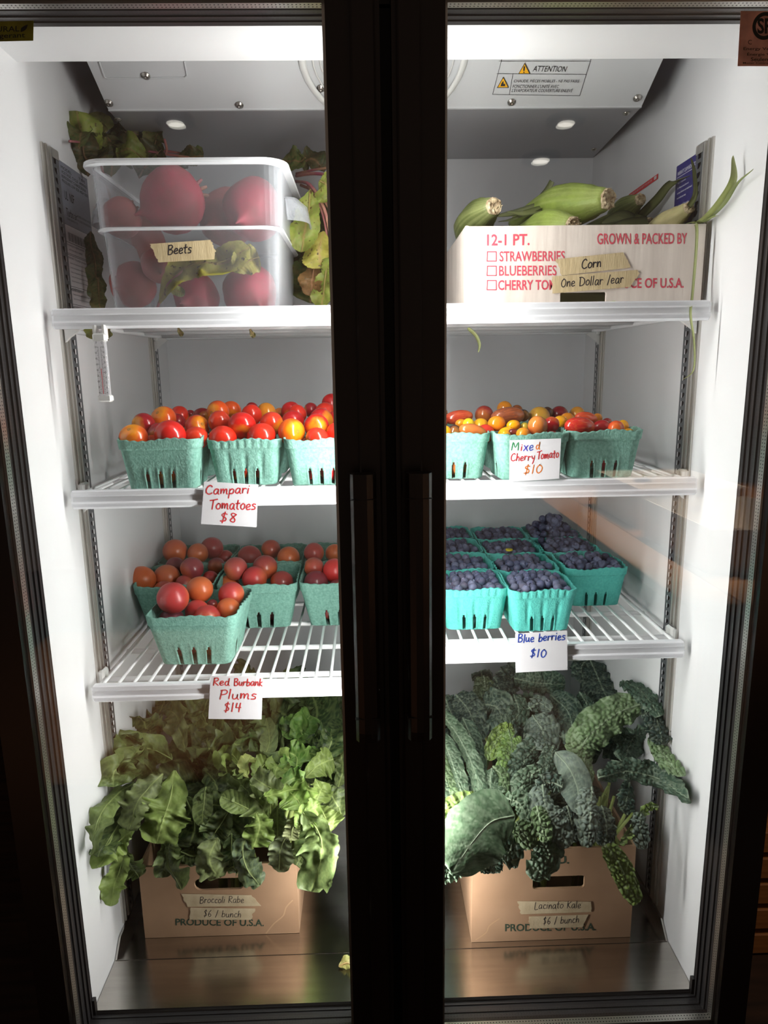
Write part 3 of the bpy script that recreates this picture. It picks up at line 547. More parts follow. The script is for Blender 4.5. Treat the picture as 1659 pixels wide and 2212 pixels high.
TB = [(-.317, .143, .02, 1.07, 'green pulp basket of red tomatoes nearest the left wall, front row'), (-.2035, .166, PI/2+.03, 1.0, 'green fluted pulp basket of red tomatoes in the middle of the front row'), (-.0925, .156, .0, 1.0, 'green pulp basket of red tomatoes beside the centre post, front row'),
      (-.315, .262, 0, 1, None), (-.203, .276, 0, 1, None), (-.092, .268, 0, 1, None), (-.31, .375, 0, 1, None), (-.20, .388, 0, 1, None), (-.09, .38, 0, 1, None)]
for x, y, r, s_, lb in TB: basket('pint', x, y, Z2L, r, lb or 'green pulp basket hidden behind the front row of red tomato baskets', tg, s_)
mg = 'green pulp baskets of mixed cherry tomatoes'
XB = [(.0985, .170, -.01, 1.0, 'green pulp basket of mixed cherry tomatoes beside the centre post, front row'), (.207, .150, .03, 1.0, 'green pulp basket behind the white Mixed Cherry Tomato sign'), (.3135, .156, -.02, 1.03, 'green pulp basket of mixed cherry tomatoes nearest the right wall'),
      (.10, .283, 0, 1, None), (.21, .265, 0, 1, None), (.315, .270, 0, 1, None)]
for x, y, r, s_, lb in XB: basket('pint', x, y, Z2R, r, lb or 'green pulp basket hidden behind the front row of mixed cherry tomato baskets', mg, s_)
pg = 'green pulp baskets of plums'
PB = [(-.302, .213, -.04, 'green pulp basket of plums standing alone at the shelf front'), (-.375, .372, .0, 'green pulp basket of plums against the left wall, second row'), (-.228, .366, .03, 'green pulp basket of plums in the middle of the second row'), (-.082, .370, .0, 'green pulp basket of plums by the centre post, second row'),
      (-.375, .52, 0, 'green pulp basket of plums in the back row against the left wall'), (-.23, .515, 0, 'green pulp basket of plums in the back row, middle'), (-.084, .518, 0, 'green pulp basket of plums in the back row by the centre post')]
for x, y, r, lb in PB: basket('quart', x, y, Z3L, r, lb, pg)
bgp = 'turquoise pulp baskets of blueberries'
UB = [(.1365, .203, PI/2, 'turquoise fluted basket of blueberries by the centre post, front row'), (.2395, .190, PI/2+.02, 'turquoise fluted basket of blueberries above the Blueberries sign'), (.1345, .313, 0, 'turquoise basket of blueberries by the centre post, second row'), (.2425, .300, .01, 'turquoise basket of blueberries with a yellow petal, middle of the second row'), (.3605, .300, 0, 'turquoise basket of blueberries standing furthest right, near the right wall'),
      (.1335, .423, 0, 'turquoise basket of blueberries by the centre post, third row'), (.243, .410, 0, 'turquoise basket of blueberries, middle of the third row'), (.352, .411, 0, 'turquoise basket of blueberries, right end of the third row'), (.133, .533, 0, 'turquoise basket of blueberries by the centre post, back row'), (.243, .52, 0, 'turquoise basket of blueberries, middle of the back row'), (.352, .522, 0, 'turquoise basket of blueberries heaped highest at the back right')]
for x, y, r, lb in UB: basket('blue', x, y, Z3R, r, lb, bgp)
# ------------------------------------------------------------------ fruit
def fruit_mesh(name, mt, prof, nu=28, dent=0, seam=0):
    # prof: (z, r) list bottom to top in units of radius
    L = []
    for z, r in prof: L.append([V((r*(1+dent*math.sin(5*2*PI*k/nu)-seam*max(0, math.cos(2*PI*k/nu))**12)*math.cos(2*PI*k/nu), r*math.sin(2*PI*k/nu), z)) for k in range(nu)])
    return MB().loops(L).mesh(name, [mt], True)
def sph(n, zs=1.0, top=0, e=1.0):
    P = []
    for i in range(1, n):
        a = -PI/2+PI*i/n; r = math.cos(a)**e; z = math.sin(a)*zs
        if top and z > zs*.86: z -= top*(1-r/.5) if r < .5 else 0
        P.append((z, r))
    return P
TM = fruit_mesh('campari_tomato', TOM, sph(20, .92, .10), dent=.006); CM_ = fruit_mesh('cherry_tomato', CHT, sph(18, 1.0, .05)); SM_ = fruit_mesh('cherry_tomato', STR, sph(18, 1.0, .05)); PM_ = fruit_mesh('plum', PLUM, sph(20, 1.02, .08), seam=.04)
# a blueberry with its star-shaped crown
def berry_mesh():
    nu = 16; L = []
    for i in range(1, 9): a = -PI/2+PI*i/11; L.append([V((math.cos(a)*math.cos(2*PI*k/nu), math.cos(a)*math.sin(2*PI*k/nu), math.sin(a)*.88)) for k in range(nu)])
    for (r, z, st) in ((.50, .80, .02), (.46, .93, .12), (.38, .92, .12), (.33, .72, 0), (.14, .66, 0)): L.append([V((r*math.cos(2*PI*k/nu), r*math.sin(2*PI*k/nu), z+(st*math.cos(5*2*PI*k/nu)))) for k in range(nu)])
    b = MB().loops(L); return b.mesh('blueberry', [BLUE], True)
BB_ = berry_mesh()
ring = MB()
ring.loops([[V((r*math.cos(k*PI/5), r*math.sin(k*PI/5), z)) for k in range(10)] for r, z in ((.13, .80), (.12, .845), (.07, .845), (.05, .815))])
SCM = ring.mesh('stem_scar', [SCAR], True)
class Fr: pass
def relax(F, it=60, ymin=-1):
    dirs = [(f.p-CAMP).normalized() for f in F]; P0_ = [f.p.copy() for f in F]
    for _ in range(it):
        for i in range(len(F)):
            for j in range(i+1, len(F)):
                d = F[j].p-F[i].p; g = (F[i].r+F[j].r)*.93-d.length
                if g > 0:
                    sgn = 1 if d.dot(cF) > 0 else -1; k = min(g, .004)*.5
                    F[i].p -= dirs[i]*sgn*k; F[j].p += dirs[j]*sgn*k
                    d2 = d.normalized() if d.length > 1e-6 else V((1, 0, 0)); F[i].p -= d2*g*.06; F[j].p += d2*g*.06
    for i, f in enumerate(F):
        e = f.p-P0_[i]; e = dirs[i]*max(-.012, min(.03, e.dot(dirs[i]))) + (e-dirs[i]*e.dot(dirs[i]))*.5; f.p = P0_[i]+e
def place(name, me, p, r, col, rot, label, cat, group, scale=(1, 1, 1), scar=False):
    o = bpy.data.objects.new(name, me); put(o, p); o.scale = (r*scale[0], r*scale[1], r*scale[2]); o.rotation_euler = rot; o.color = col
    tag(o, label, cat, group)
    if scar:
        c = bpy.data.objects.new('stem_scar', SCM); COL.objects.link(c); c.parent = o
    return o
def aim(dx, dy, dz): return V((dx, dy, dz)).to_track_quat('Z', 'Y').to_euler()
rnd = random.Random(5)
RED = [rgb(206, 30, 22), rgb(214, 44, 24), rgb(190, 24, 26), rgb(210, 56, 28)]; DRED = rgb(160, 18, 30); ORG = rgb(224, 84, 20)
# campari: zoomed coordinates, diameter, depth, colour, scar direction, label
CT = [(462, 650, 150, .125, ORG, (-.1, -.6, .75), 'tomato with yellow shoulder and stem scar facing out, front left of first basket'), (655, 635, 165, .125, RED[0], 0, 'large glossy red tomato at the front middle of the leftmost basket'), (790, 650, 130, .13, RED[3], 0, 'orange-red tomato at the front right corner of the leftmost basket'),
 (515, 582, 130, .17, DRED, 0, 'dark red tomato behind the yellow-shouldered one in the leftmost basket'), (592, 625, 115, .165, DRED, 0, 'half-hidden dark red tomato behind the large glossy one'), (618, 548, 135, .205, ORG, (-.3, -.7, .6), 'yellow-topped tomato with stem scar at the back of the leftmost basket'), (795, 592, 130, .185, RED[3], (.6, -.6, .3), 'red tomato with a scar on its right side, leftmost basket'), (560, 685, 110, .135, ORG, 0, 'orange tomato low at the rim of the leftmost basket'),
 (700, 532, 105, .26, RED[1], 0, 'red tomato at the back left, above the row'), (690, 565, 90, .235, DRED, 0, 'small dark red tomato in shade behind the leftmost basket'), (822, 545, 110, .28, DRED, 0, 'dark red tomato in the gap behind the first two baskets'), (758, 530, 60, .31, DRED, 0, 'barely visible dark red tomato at the far back left'),
 (930, 655, 150, .145, RED[1], 0, 'red tomato low at the left front of the fluted basket'), (1032, 585, 150, .155, RED[0], 0, 'large red tomato on top in the centre of the fluted basket'), (1135, 642, 155, .145, RED[1], 0, 'wide red tomato at the right front of the fluted basket'), (913, 567, 118, .19, RED[3], 0, 'orange-red tomato stacked at the left of the fluted basket'), (905, 512, 120, .235, ORG, (-.4, -.7, .0), 'yellow-green blotched tomato above the fluted basket'), (975, 505, 105, .27, ORG, 0, 'olive-orange tomato at the back above the fluted basket'),
 (1187, 575, 130, .175, RED[3], 0, 'orange-red tomato at the right of the fluted basket'), (1082, 528, 110, .23, RED[1], 0, 'red tomato behind the largest one of the fluted basket'), (1160, 518, 110, .255, rgb(205, 130, 30), 0, 'yellowish tomato at the back of the middle basket'), (905, 618, 70, .19, RED[2], 0, 'small bit of red tomato wedged in the fluted basket'), (1085, 495, 70, .31, DRED, 0, 'dark tomato top just showing at the back'),
 (1293, 618, 145, .14, rgb(236, 96, 10), (.6, -.75, .1), 'bright orange tomato with its scar facing out in the basket by the centre post'), (1425, 588, 132, .155, RED[0], 0, 'bright red tomato on top, right of the bright orange one'), (1430, 655, 130, .13, RED[1], 0, 'red tomato low at the rim, right of the bright orange one'), (1540, 625, 130, .14, RED[1], 0, 'red tomato cut off by the centre post, low'), (1450, 560, 135, .21, RED[2], 0, 'dark red tomato in the second layer by the centre post'), (1300, 562, 120, .205, RED[2], 0, 'dark red tomato directly behind the bright orange one'),
 (1290, 508, 105, .27, RED[2], 0, 'red tomato at the back in the third row, left one'), (1325, 522, 100, .245, RED[1], 0, 'red tomato at the back in the third row, right one'), (1395, 502, 80, .31, DRED, 0, 'small dark tomato peeping at the far back near the post'), (1470, 520, 120, .26, RED[1], 0, 'red tomato high in the heap near the centre post'), (1505, 470, 110, .30, RED[2], 0, 'topmost red tomato of the heap, at the centre post'), (1230, 525, 75, .29, rgb(200, 110, 40), 0, 'pale orange tomato far back behind the middle basket'), (1530, 555, 110, .22, RED[2], 0, 'red tomato mostly behind the centre post')]
F = []
for zx, zy, dm, y, c, sd, lb in CT:
    f = Fr(); f.p = at(100+zx/2.44, 680+zy/2.44, y=y); f.r = dm/2.44/2*((f.p-CAMP).dot(cF))/FOC; f.a = (c, sd, lb); F.append(f)
relax(F)
for f in F:
    c, sd, lb = f.a
    f.p.z = max(f.p.z, Z2L+f.r+.002)
    rot = aim(*sd) if sd else (rnd.uniform(1.5, 3.4), rnd.uniform(-1, 1), rnd.uniform(0, 6))
    place('campari_tomato', TM, f.p, f.r, c, rot, lb, 'tomato', 'loose campari tomatoes in the baskets', (1, 1, 1), bool(sd))
def fillers(BL, z0, n, r, name, me, cols, label, cat, group, lay=2):
    for bi, q in enumerate(BL):
        x, y = q[0], q[1]
        for l in range(lay):
            for i in range(n):
                a = 2*PI*i/n+bi+l*.8; rr = .0255 if n > 1 else 0; rr = rr*(r/.0185)**.2
                place(name, me, V((x+math.cos(a)*rr, y+math.sin(a)*rr, z0+r+.003+l*r*1.55)), r, rnd.choice(cols), (rnd.uniform(1, 3.4), rnd.uniform(-1, 1), rnd.uniform(0, 6)), label, cat, group)
fillers(TB[:6], Z2L, 4, .0175, 'campari_tomato', TM, RED, 'red tomato packed out of sight low inside one of the left baskets', 'tomato', 'hidden tomatoes inside the baskets')
# mixed cherry tomatoes: x, y, w, h, roll, depth, colour, mesh, label
YE = rgb(238, 168, 20); OR = rgb(226, 140, 30); BR = rgb(150, 84, 48); DP = rgb(62, 34, 36); CR = rgb(176, 26, 34); TE = rgb(196, 110, 52); GR = rgb(176, 168, 50)
MX = [(135, 602, 90, 75, 0, .145, YE, CM_, 'yellow cherry tomato cut by the centre post'), (192, 600, 78, 74, 0, .148, DP, CM_, 'nearly black cherry tomato at the front left'), (288, 597, 150, 76, -14, .138, TE, CM_, 'long brown-orange plum-shaped cherry tomato lying at the front left'), (352, 592, 95, 60, -35, .155, rgb(205, 50, 34), CM_, 'red end of a long tomato behind the brown-orange one'), (215, 525, 155, 74, 6, .205, rgb(176, 60, 40), STR, 'long reddish tomato lying across at the back left'), (266, 550, 62, 40, 0, .17, rgb(220, 200, 30), CM_, 'small lemon-yellow tomato at the left'), (328, 560, 88, 58, -22, .18, rgb(226, 168, 30), CM_, 'elongated yellow tomato behind the brown-orange one'), (228, 556, 62, 45, 0, .175, OR, CM_, 'orange tomato under the long reddish one'),
 (132, 502, 55, 45, 0, .25, rgb(90, 60, 50), CM_, 'dull brown tomato at the post, back row'), (345, 512, 100, 95, 0, .235, rgb(140, 40, 36), CM_, 'round dark red tomato at the back'), (467, 520, 180, 95, 3, .205, rgb(138, 74, 50), STR, 'large long brown tomato lying on top of the heap'), (410, 556, 92, 78, 0, .165, OR, CM_, 'round orange tomato left of the white sign'), (496, 565, 72, 54, 0, .155, YE, CM_, 'small golden tomato above the white sign'), (465, 596, 108, 40, 8, .145, YE, CM_, 'flat-lying yellow tomato above the sign'), (452, 608, 58, 40, 0, .125, YE, CM_, 'small yellow tomato at the rim above the sign'), (492, 603, 50, 42, 0, .135, rgb(120, 46, 44), CM_, 'small maroon tomato at the rim above the sign'), (545, 603, 72, 50, 0, .122, OR, CM_, 'orange tomato at the rim above the sign'),
 (450, 470, 78, 55, 0, .29, OR, CM_, 'orange tomato on top at the back centre'), (513, 482, 60, 40, 0, .30, BR, CM_, 'brown tomato at the back centre'), (545, 515, 66, 75, 0, .225, rgb(40, 28, 32), CM_, 'blackish tomato behind the long brown one'), (553, 572, 45, 40, 0, .16, GR, CM_, 'green-yellow tomato wedged by the tan oval one'), (620, 570, 106, 108, 0, .128, TE, CM_, 'tan-orange upright oval tomato in the middle basket'), (690, 562, 84, 84, 0, .15, rgb(192, 28, 38), CM_, 'round red tomato right of the tan oval one'), (690, 608, 70, 30, 0, .135, CR, CM_, 'dark red tomato low at the rim of the middle basket'), (628, 500, 112, 54, -8, .235, rgb(190, 150, 50), STR, 'green-gold striped tomato at the back'), (668, 492, 60, 40, 0, .26, rgb(80, 50, 40), CM_, 'dark brown tomato at the back right of the striped one'),
 (730, 497, 92, 58, 0, .27, rgb(130, 24, 34), CM_, 'dark crimson tomato at the back'), (735, 547, 74, 62, 0, .19, YE, CM_, 'yellow tomato between the middle and right baskets'), (772, 525, 76, 46, 0, .215, OR, CM_, 'pale orange tomato between the baskets'), (822, 497, 80, 52, 0, .285, rgb(214, 148, 50), CM_, 'amber tomato at the back right'), (835, 572, 162, 98, -6, .13, rgb(196, 38, 36), STR, 'large red tomato with golden streaks in the right basket'), (868, 530, 122, 66, -10, .18, rgb(206, 72, 44), STR, 'red-orange streaked tomato behind the large streaked one'), (925, 530, 54, 48, 0, .20, OR, CM_, 'amber tomato peeping at the right back'), (948, 580, 100, 84, 0, .15, CR, CM_, 'dark red tomato in the right basket'), (1020, 582, 86, 86, 0, .122, rgb(214, 58, 26), CM_, 'upright orange-red oval tomato at the front right'), (1055, 568, 64, 60, 0, .16, YE, CM_, 'yellow tomato behind the orange-red oval one'), (1085, 600, 58, 36, 0, .145, YE, CM_, 'yellow tomato at the right rim'), (1080, 614, 74, 26, 0, .135, rgb(110, 50, 40), CM_, 'maroon tomato low at the right rim'), (975, 548, 50, 40, 0, .19, rgb(140, 40, 40), CM_, 'small red tomato hidden behind the dark red one'), (130, 550, 60, 60, 0, .18, rgb(190, 60, 40), CM_, 'red tomato at the post, middle layer')]
F = []
for zx, zy, w_, h_, ro, y, c, me, lb in MX:
    f = Fr(); f.p = at(900+zx/2.37, 680+zy/2.37, y=y); k = ((f.p-CAMP).dot(cF))/FOC/2.37/2; f.w = w_*k; f.h = h_*k; f.r = min(f.w, f.h)*.95; f.a = (c, me, ro, lb); F.append(f)
relax(F, 40)
for f in F:
    c, me, ro, lb = f.a; me = SM_ if me is STR else me
    if f.w > f.h*1.15: rot = V((math.cos(math.radians(ro)), .12, math.sin(math.radians(ro)))).to_track_quat('Z', 'Y').to_euler(); s_ = (f.h, f.h, f.w)
    elif f.h > f.w*1.0 and f.h > .019: rot = (rnd.uniform(2.7, 3.3), 0, 0); s_ = (f.w, f.w, f.h)
    else: rot = (rnd.uniform(0, 3), rnd.uniform(0, 3), 0); s_ = (f.w*.95, f.w*.95, max(f.h, f.w*.95))
    if f.h < f.w*.72 and zy > 0 and f.w < .018: s_ = (f.w, f.w, f.w); f.p.z -= (f.w-f.h)*.9
    o = place('cherry_tomato', me, f.p, 1, c, rot, lb, 'tomato', 'mixed cherry tomatoes in the baskets', s_)
fillers(XB, Z2R, 4, .0165, 'cherry_tomato', CM_, [YE, OR, CR, TE, BR], 'cherry tomato packed out of sight low inside one of the right baskets', 'tomato', 'hidden tomatoes inside the baskets')
# plums
PR = rgb(176, 38, 34); PO = rgb(206, 98, 32); PD = rgb(120, 28, 40); PP = rgb(190, 50, 46); PQ = rgb(160, 50, 40)
PL = [(648, 455, 180, 150, .195, PR, 'large red plum with yellow cheek, front basket, left'), (785, 412, 148, 130, .235, PO, 'round orange plum on top of the front basket'), (947, 428, 150, 112, .240, PP, 'pinkish-red plum at the back right of the front basket'), (930, 505, 140, 100, .205, PO, 'mottled orange plum at the right front of the front basket'), (772, 512, 140, 90, .21, PP, 'rosy plum in the centre of the front basket'), (822, 545, 160, 100, .190, PR, 'red plum low at the rim of the front basket'), (640, 552, 148, 75, .195, rgb(112, 34, 52), 'purple plum low at the left rim of the front basket'), (850, 488, 60, 50, .225, PD, 'bit of dark plum between the others in the front basket'),
 (490, 362, 156, 134, .355, PO, 'big orange plum nearest the left wall'), (615, 355, 150, 130, .36, rgb(190, 96, 46), 'brownish orange plum beside the big orange one'), (745, 305, 135, 110, .375, rgb(140, 44, 50), 'dusky red plum on top of the left second-row basket'), (603, 405, 120, 80, .355, rgb(170, 70, 50), 'reddish plum low in the left second-row basket'), (660, 292, 105, 90, .42, PD, 'dark plum in shade at the back of the left basket'), (705, 380, 95, 80, .36, PQ, 'red plum half hidden by the front basket'),
 (660, 215, 132, 120, .47, rgb(190, 88, 48), 'orange-brown plum at the back left'), (778, 225, 112, 100, .475, rgb(190, 96, 50), 'orange plum at the back left, second from the wall'), (848, 200, 128, 105, .50, rgb(150, 52, 48), 'dark red plum highest at the back left'), (915, 240, 95, 60, .5, PQ, 'red plum at the back, behind the dusky heap'), (870, 282, 105, 60, .45, PD, 'maroon plum in shade of the back-left basket'),
 (970, 297, 136, 100, .355, rgb(176, 66, 56), 'frosty red plum at the left of the middle basket'), (1120, 297, 142, 115, .385, PQ, 'red-brown plum at the back of the middle basket'), (1066, 346, 146, 110, .35, rgb(200, 48, 46), 'bright red plum at the front of the middle basket'), (935, 378, 125, 75, .355, PO, 'orange plum low at the left of the middle basket'), (1205, 362, 138, 80, .36, PQ, 'red-brown plum at the right front of the middle basket'), (840, 347, 92, 60, .39, PR, 'red plum in the gap between baskets'),
 (1040, 235, 140, 95, .49, PQ, 'reddish plum in the middle back basket'), (1150, 205, 106, 95, .53, rgb(180, 74, 50), 'plum on top of the middle back basket'), (1240, 238, 132, 92, .475, PO, 'orange plum at the front of the middle back basket'),
 (1370, 215, 118, 85, .455, rgb(176, 60, 50), 'frosty red plum at the back by the centre post'), (1475, 218, 105, 80, .47, PO, 'orange plum at the back by the centre post'), (1370, 292, 118, 90, .375, rgb(170, 66, 46), 'red-brown plum with a dark spot by the centre post'), (1477, 315, 132, 125, .36, rgb(206, 38, 30), 'vivid red plum at the centre post'), (1380, 362, 140, 90, .355, rgb(126, 30, 42), 'dark purple-red plum low by the centre post'), (1490, 392, 110, 45, .33, PD, 'dark plum at the rim by the centre post')]
F = []
for zx, zy, w_, h_, y, c, lb in PL:
    f = Fr(); f.p = at(100+zx/2.37, 1100+zy/2.37, y=y); k = ((f.p-CAMP).dot(cF))/FOC/2.37/2; f.r = math.sqrt(w_*max(h_, w_*.8))*k; f.p.z -= (w_-h_)*k*.5 if h_ < w_*.8 else 0; f.q = .94; f.a = (c, lb); F.append(f)
relax(F, 40)
for f in F: place('plum', PM_, f.p, f.r, f.a[0], (rnd.uniform(1.2, 2.2), rnd.uniform(-.6, .6), rnd.uniform(0, 6)), f.a[1], 'plum', 'plums in the green baskets', (1, .97, f.q*1.02))
def pfill():
    for bi, q in enumerate(PB):
        for i in range(4):
            a = PI/4+PI/2*i; place('plum', PM_, V((q[0]+math.cos(a)*.033, q[1]+math.sin(a)*.033, Z3L+.0245)), .0215, rnd.choice([PR, PO, PQ, PD]), (rnd.uniform(0, 3), 0, rnd.uniform(0, 6)), 'plum packed out of sight low inside one of the plum baskets', 'plum', 'hidden plums inside the baskets')
pfill()
# blueberries: a heap in every basket
cnt = 0; rest = []
BC = [rgb(74, 76, 100), rgb(60, 62, 88), rgb(88, 88, 110), rgb(66, 60, 76), rgb(50, 54, 84)]
for bi, q in enumerate(UB):
    x0, y0 = q[0], q[1]; hump = (.006, .008, .004, .005, .009, .004, .004, .010, .006, .006, .024)[bi]
    R = random.Random(bi+3); berries = []; step = .0131
    for layer in (0, 1):
        for i in range(8):
            for j in range(8):
                X = (i-3.5)*step*.98+(layer*.5*step)+R.uniform(-.002, .002); Y = (j-3.5)*step*.98+(layer*.5*step)+R.uniform(-.002, .002)
                if max(abs(X), abs(Y)) > .0425: continue
                if layer == 0 and max(abs(X), abs(Y)) < .046 and R.random() < .0: continue
                e = 1-max(abs(X), abs(Y))/.05; z = Z3R+.0545+hump*min(1, e*1.6)+(.0085*layer if e > .2 else -.002)+R.uniform(-.002, .003)
                if layer == 1 and R.random() < .30: continue
                
                berries.append((V((x0+X, y0+Y, z)), R.uniform(.0066, .0082), (layer, i, j)))
    if hump > .02:
        for i in range(16): a = R.uniform(0, 6.3); rr = R.uniform(0, .025); berries.append((V((x0+math.cos(a)*rr, y0+math.sin(a)*rr, Z3R+.094+R.uniform(0, .006))), .0075, (2, i, 0)))
    pos = ['front basket by the post', 'basket above the sign', 'second basket by the post', 'basket with yellow petal', 'basket furthest right', 'in the third-row basket by the post', 'in the middle third-row basket', 'in the right third-row basket', '', '', ''][bi]
    OD = ('first', 'second', 'third', 'fourth', 'fifth', 'sixth', 'seventh', 'eighth')
    for p, r, (ly, ii, jj) in berries:
        rot = (R.uniform(-1.3, 1.3)+.3, R.uniform(-1, 1), R.uniform(0, 6)); col = BC[R.randrange(5)]
        if cnt < 300 and bi in (0, 1, 4, 3, 2):
            place('blueberry', BB_, p, r, col, rot, 'blueberry %s from left, %s row back, %s layer, ' % (OD[ii], OD[jj], ('lower', 'upper')[ly]) + pos, 'blueberry', 'blueberries in the '+pos); cnt += 1
        else: rest.append((p, r, rot))
b = MB()
from mathutils import Euler
bv = [v.co.copy() for v in BB_.vertices]; bf = [tuple(p.vertices) for p in BB_.polygons]
for p, r, rot in rest:
    mm = Euler(rot).to_matrix(); b.add([p+(mm @ v)*r for v in bv], bf)
BLUE2 = BLUE
o = b.build('blueberry_heap', [BLUE], None, smooth=True); o.color = rgb(64, 66, 92); tag(o, 'remaining blueberries filling the baskets of the back rows', 'blueberries', kind='stuff')
# loose yellow petal on the blueberries
b = MB(); pc = V((.226, .335, Z3R+.080)); b.loops([[pc+V((math.cos(k*PI/4)*r*(1+.2*math.sin(k*3)), math.sin(k*PI/4)*r, z)) for k in range(8)] for r, z in ((.002, 0), (.007, .002), (.006, .0045), (.002, .0035))]); tag(b.build('flower_petal', mat('yellow_petal', rgb(200, 185, 30), .6), smooth=True), 'small yellow petal lying on the blueberries at a basket rim', 'petal')
# ------------------------------------------------------------------ leaves
def cat(P, n):
    out = []; m_ = len(P)-1
    for i in range(n+1):
        s = i/n*m_; k = min(int(s), m_-1); t = s-k; p0 = P[max(k-1, 0)]; p1 = P[k]; p2 = P[k+1]; p3 = P[min(k+2, m_)]
        if k == 0: p0 = p1*2-p2
        if k == m_-1: p3 = p2*2-p1
        out.append(.5*((2*p1)+(p2-p0)*t+(2*p0-5*p1+4*p2-p3)*t*t+(3*p1-p0-3*p2+p3)*t**3))
    return out
def leaf(parent, name, P, w, kind, col, seed, roll=0, cup=0., ruf=1., lab=None, facing=None):
    """P: base to tip points; w: half width in metres; the blade gets lobes, ruffles, blisters and veins"""
    nl, ns = {'kale': (92, 34) if seed < 900 else (44, 16), 'rabe': (50, 28) if seed < 500 else (30, 16), 'beet': (34, 16), 'smooth': (44, 26), 'blade': (40, 4)}[kind]
    C = cat([V(p) for p in P], nl); L = sum((C[i+1]-C[i]).length for i in range(nl)); R = random.Random(seed); ph = [R.uniform(0, 6.28) for _ in range(6)]
    vs = []; vein = []; face = facing or V((0, -1, .25)).normalized()
    prevS = None
    for i in range(nl+1):
        t = i/nl; T = (C[min(i+1, nl)]-C[max(i-1, 0)]).normalized(); c = C[i]
        S = T.cross(face)
        if S.length < .25 and prevS is not None: S = prevS - T*prevS.dot(T)
        S.normalize()
        if prevS is not None and S.dot(prevS) < 0: S = -S
        S = (S*.5+(prevS or S)*.5); S = (S-T*S.dot(T)).normalized(); prevS = S.copy()
        if S.length < .01: S = V((1, 0, 0))
        Nn = S.cross(T).normalized()
        if Nn.dot(face) < 0 and i == 0: pass
        if roll: q = Matrix.Rotation(roll, 3, T); S = q @ S; Nn = q @ Nn
        if kind in ('rabe', 'beet'): f = max(.06, (t**.75)*((1-t)**.40)*2.05)
        elif kind == 'smooth': f = max(.05, (t**.5)*((1-t)**.45)*1.93)
        elif kind == 'kale': f = (t**.32)*((1-t)**.30)*1.5
        else: f = (t**.12)*((1-t)**.5)*1.25
        for j in range(ns+1):
            s = -1+2*j/ns; sd = 1 if s > 0 else -1; a = abs(s)
            e = 1
            if kind in ('rabe', 'smooth', 'beet'):
                e += (.36 if kind == 'rabe' else .12)*noise.noise(V((t*5+ph[0], sd*3., seed*.37)))*ruf*a
                e += (.045 if kind != 'smooth' else .02)*(abs(math.sin(t*46+ph[1]+noise.noise(V((t*9, seed, 0)))*3))*2-1)*a**3
            elif kind == 'kale': e += .12*noise.noise(V((t*9+ph[0], sd*3., seed*.37)))
            W = w*f*e; x = s*W
            z = cup*W*a*a*1.0
            if kind == 'rabe': z += W*.13*ruf*(a**3)*math.sin(t*49+ph[4]+sd)+W*.36*ruf*(a**2.0)*math.sin(t*21+ph[2]+sd*1.3+4*noise.noise(V((t*4, sd, seed*.1)))) + W*.10*a*math.sin(t*8+ph[3]+sd)
            if kind in ('rabe', 'beet'): z += W*.55*noise.noise(V((x/.032, t*L/.028, seed*.9)))+W*.22*noise.noise(V((x/.013, t*L/.012, seed*.9)))
            if kind == 'beet': z += W*.35*ruf*(a**2)*math.sin(t*12+ph[2]+sd) + W*.15*math.sin(t*7+ph[3])
            elif kind == 'smooth': z += W*.08*ruf*(a**2)*math.sin(t*14+ph[2]+sd)
            elif kind == 'kale': z += W*.22*ruf*(a**2.2)*math.sin(t*34+ph[2]+sd*1.7)
            elif kind == 'blade': z += W*.4*a
            vn = 0
            mid = max(0, 1-a*W/.0016/(1.4-t))
            if kind == 'kale':
                d, pp = noise.voronoi(V((x*1.05/.0072, t*L/.0072, seed*3.1)), distance_metric='DISTANCE'); g = min(1, max(0, (d[1]-d[0])*2.2)); z += .0056*(g**.6)*min(1, f*1.2)-.002
                vn = max(mid, .55*max(0, 1-g*2.2))
            elif kind in ('rabe', 'beet', 'smooth'):
                q = (t*(9 if kind != 'smooth' else 7)-a*1.1) % 1.0; q = min(q, 1-q); lv = max(0, 1-q*L/(9*.0011))*(a < .95); z += .0009*math.sin(q*PI)*min(1, a*3)
                d, pp = noise.voronoi(V((x/.010, t*L/.010, seed*1.7)), distance_metric='DISTANCE'); g = min(1, (d[1]-d[0])*2.5); z += .0007*g
                vn = max(mid, (.75 if kind == 'smooth' else .5)*lv*(1-a*.4), .36*(1-min(1, g*1.6)))
            else: vn = .5*(abs((s*3) % 1-.5) < .18)+mid*.6
            vs.append(c+S*x+Nn*z); vein.append(min(1, vn))
    fs = [(i*(ns+1)+j, (i+1)*(ns+1)+j, (i+1)*(ns+1)+j+1, i*(ns+1)+j+1) for i in range(nl) for j in range(ns)]
    b = MB().add(vs, fs); 
    rr = [(.0011 if kind == 'rabe' else .0014)*(1.25-t/nl) if kind != 'blade' else .0003 for t in range(0, nl+1, 2)]
    if kind in ('rabe', 'kale', 'smooth', 'beet'):
        base = len(b.v); b.tube([C[k]-Nn*.0 for k in range(0, nl+1, 2)], rr, 5); vein += [.75 if kind != 'kale' else .8]*(len(b.v)-base)
    b.att = {'vein': vein}
    mt = {'kale': KALE, 'rabe': LEAF, 'smooth': KALE if lab == 'k' else LEAF, 'beet': BEETL, 'blade': HUSK}[kind]
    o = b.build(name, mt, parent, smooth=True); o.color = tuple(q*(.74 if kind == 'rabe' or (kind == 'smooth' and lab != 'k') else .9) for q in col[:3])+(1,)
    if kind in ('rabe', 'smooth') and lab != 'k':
        g_ = sum(o.color[:3])/3; bx = max((v.x for v in C)); dk = 1-.30*max(0, min(1, (bx+.22)/.15)); o.color = tuple((q*.82+g_*.18)*dk for q in o.color[:3])+(1,)  # leaf colour darkened towards the light bars to offset their glare
    return o
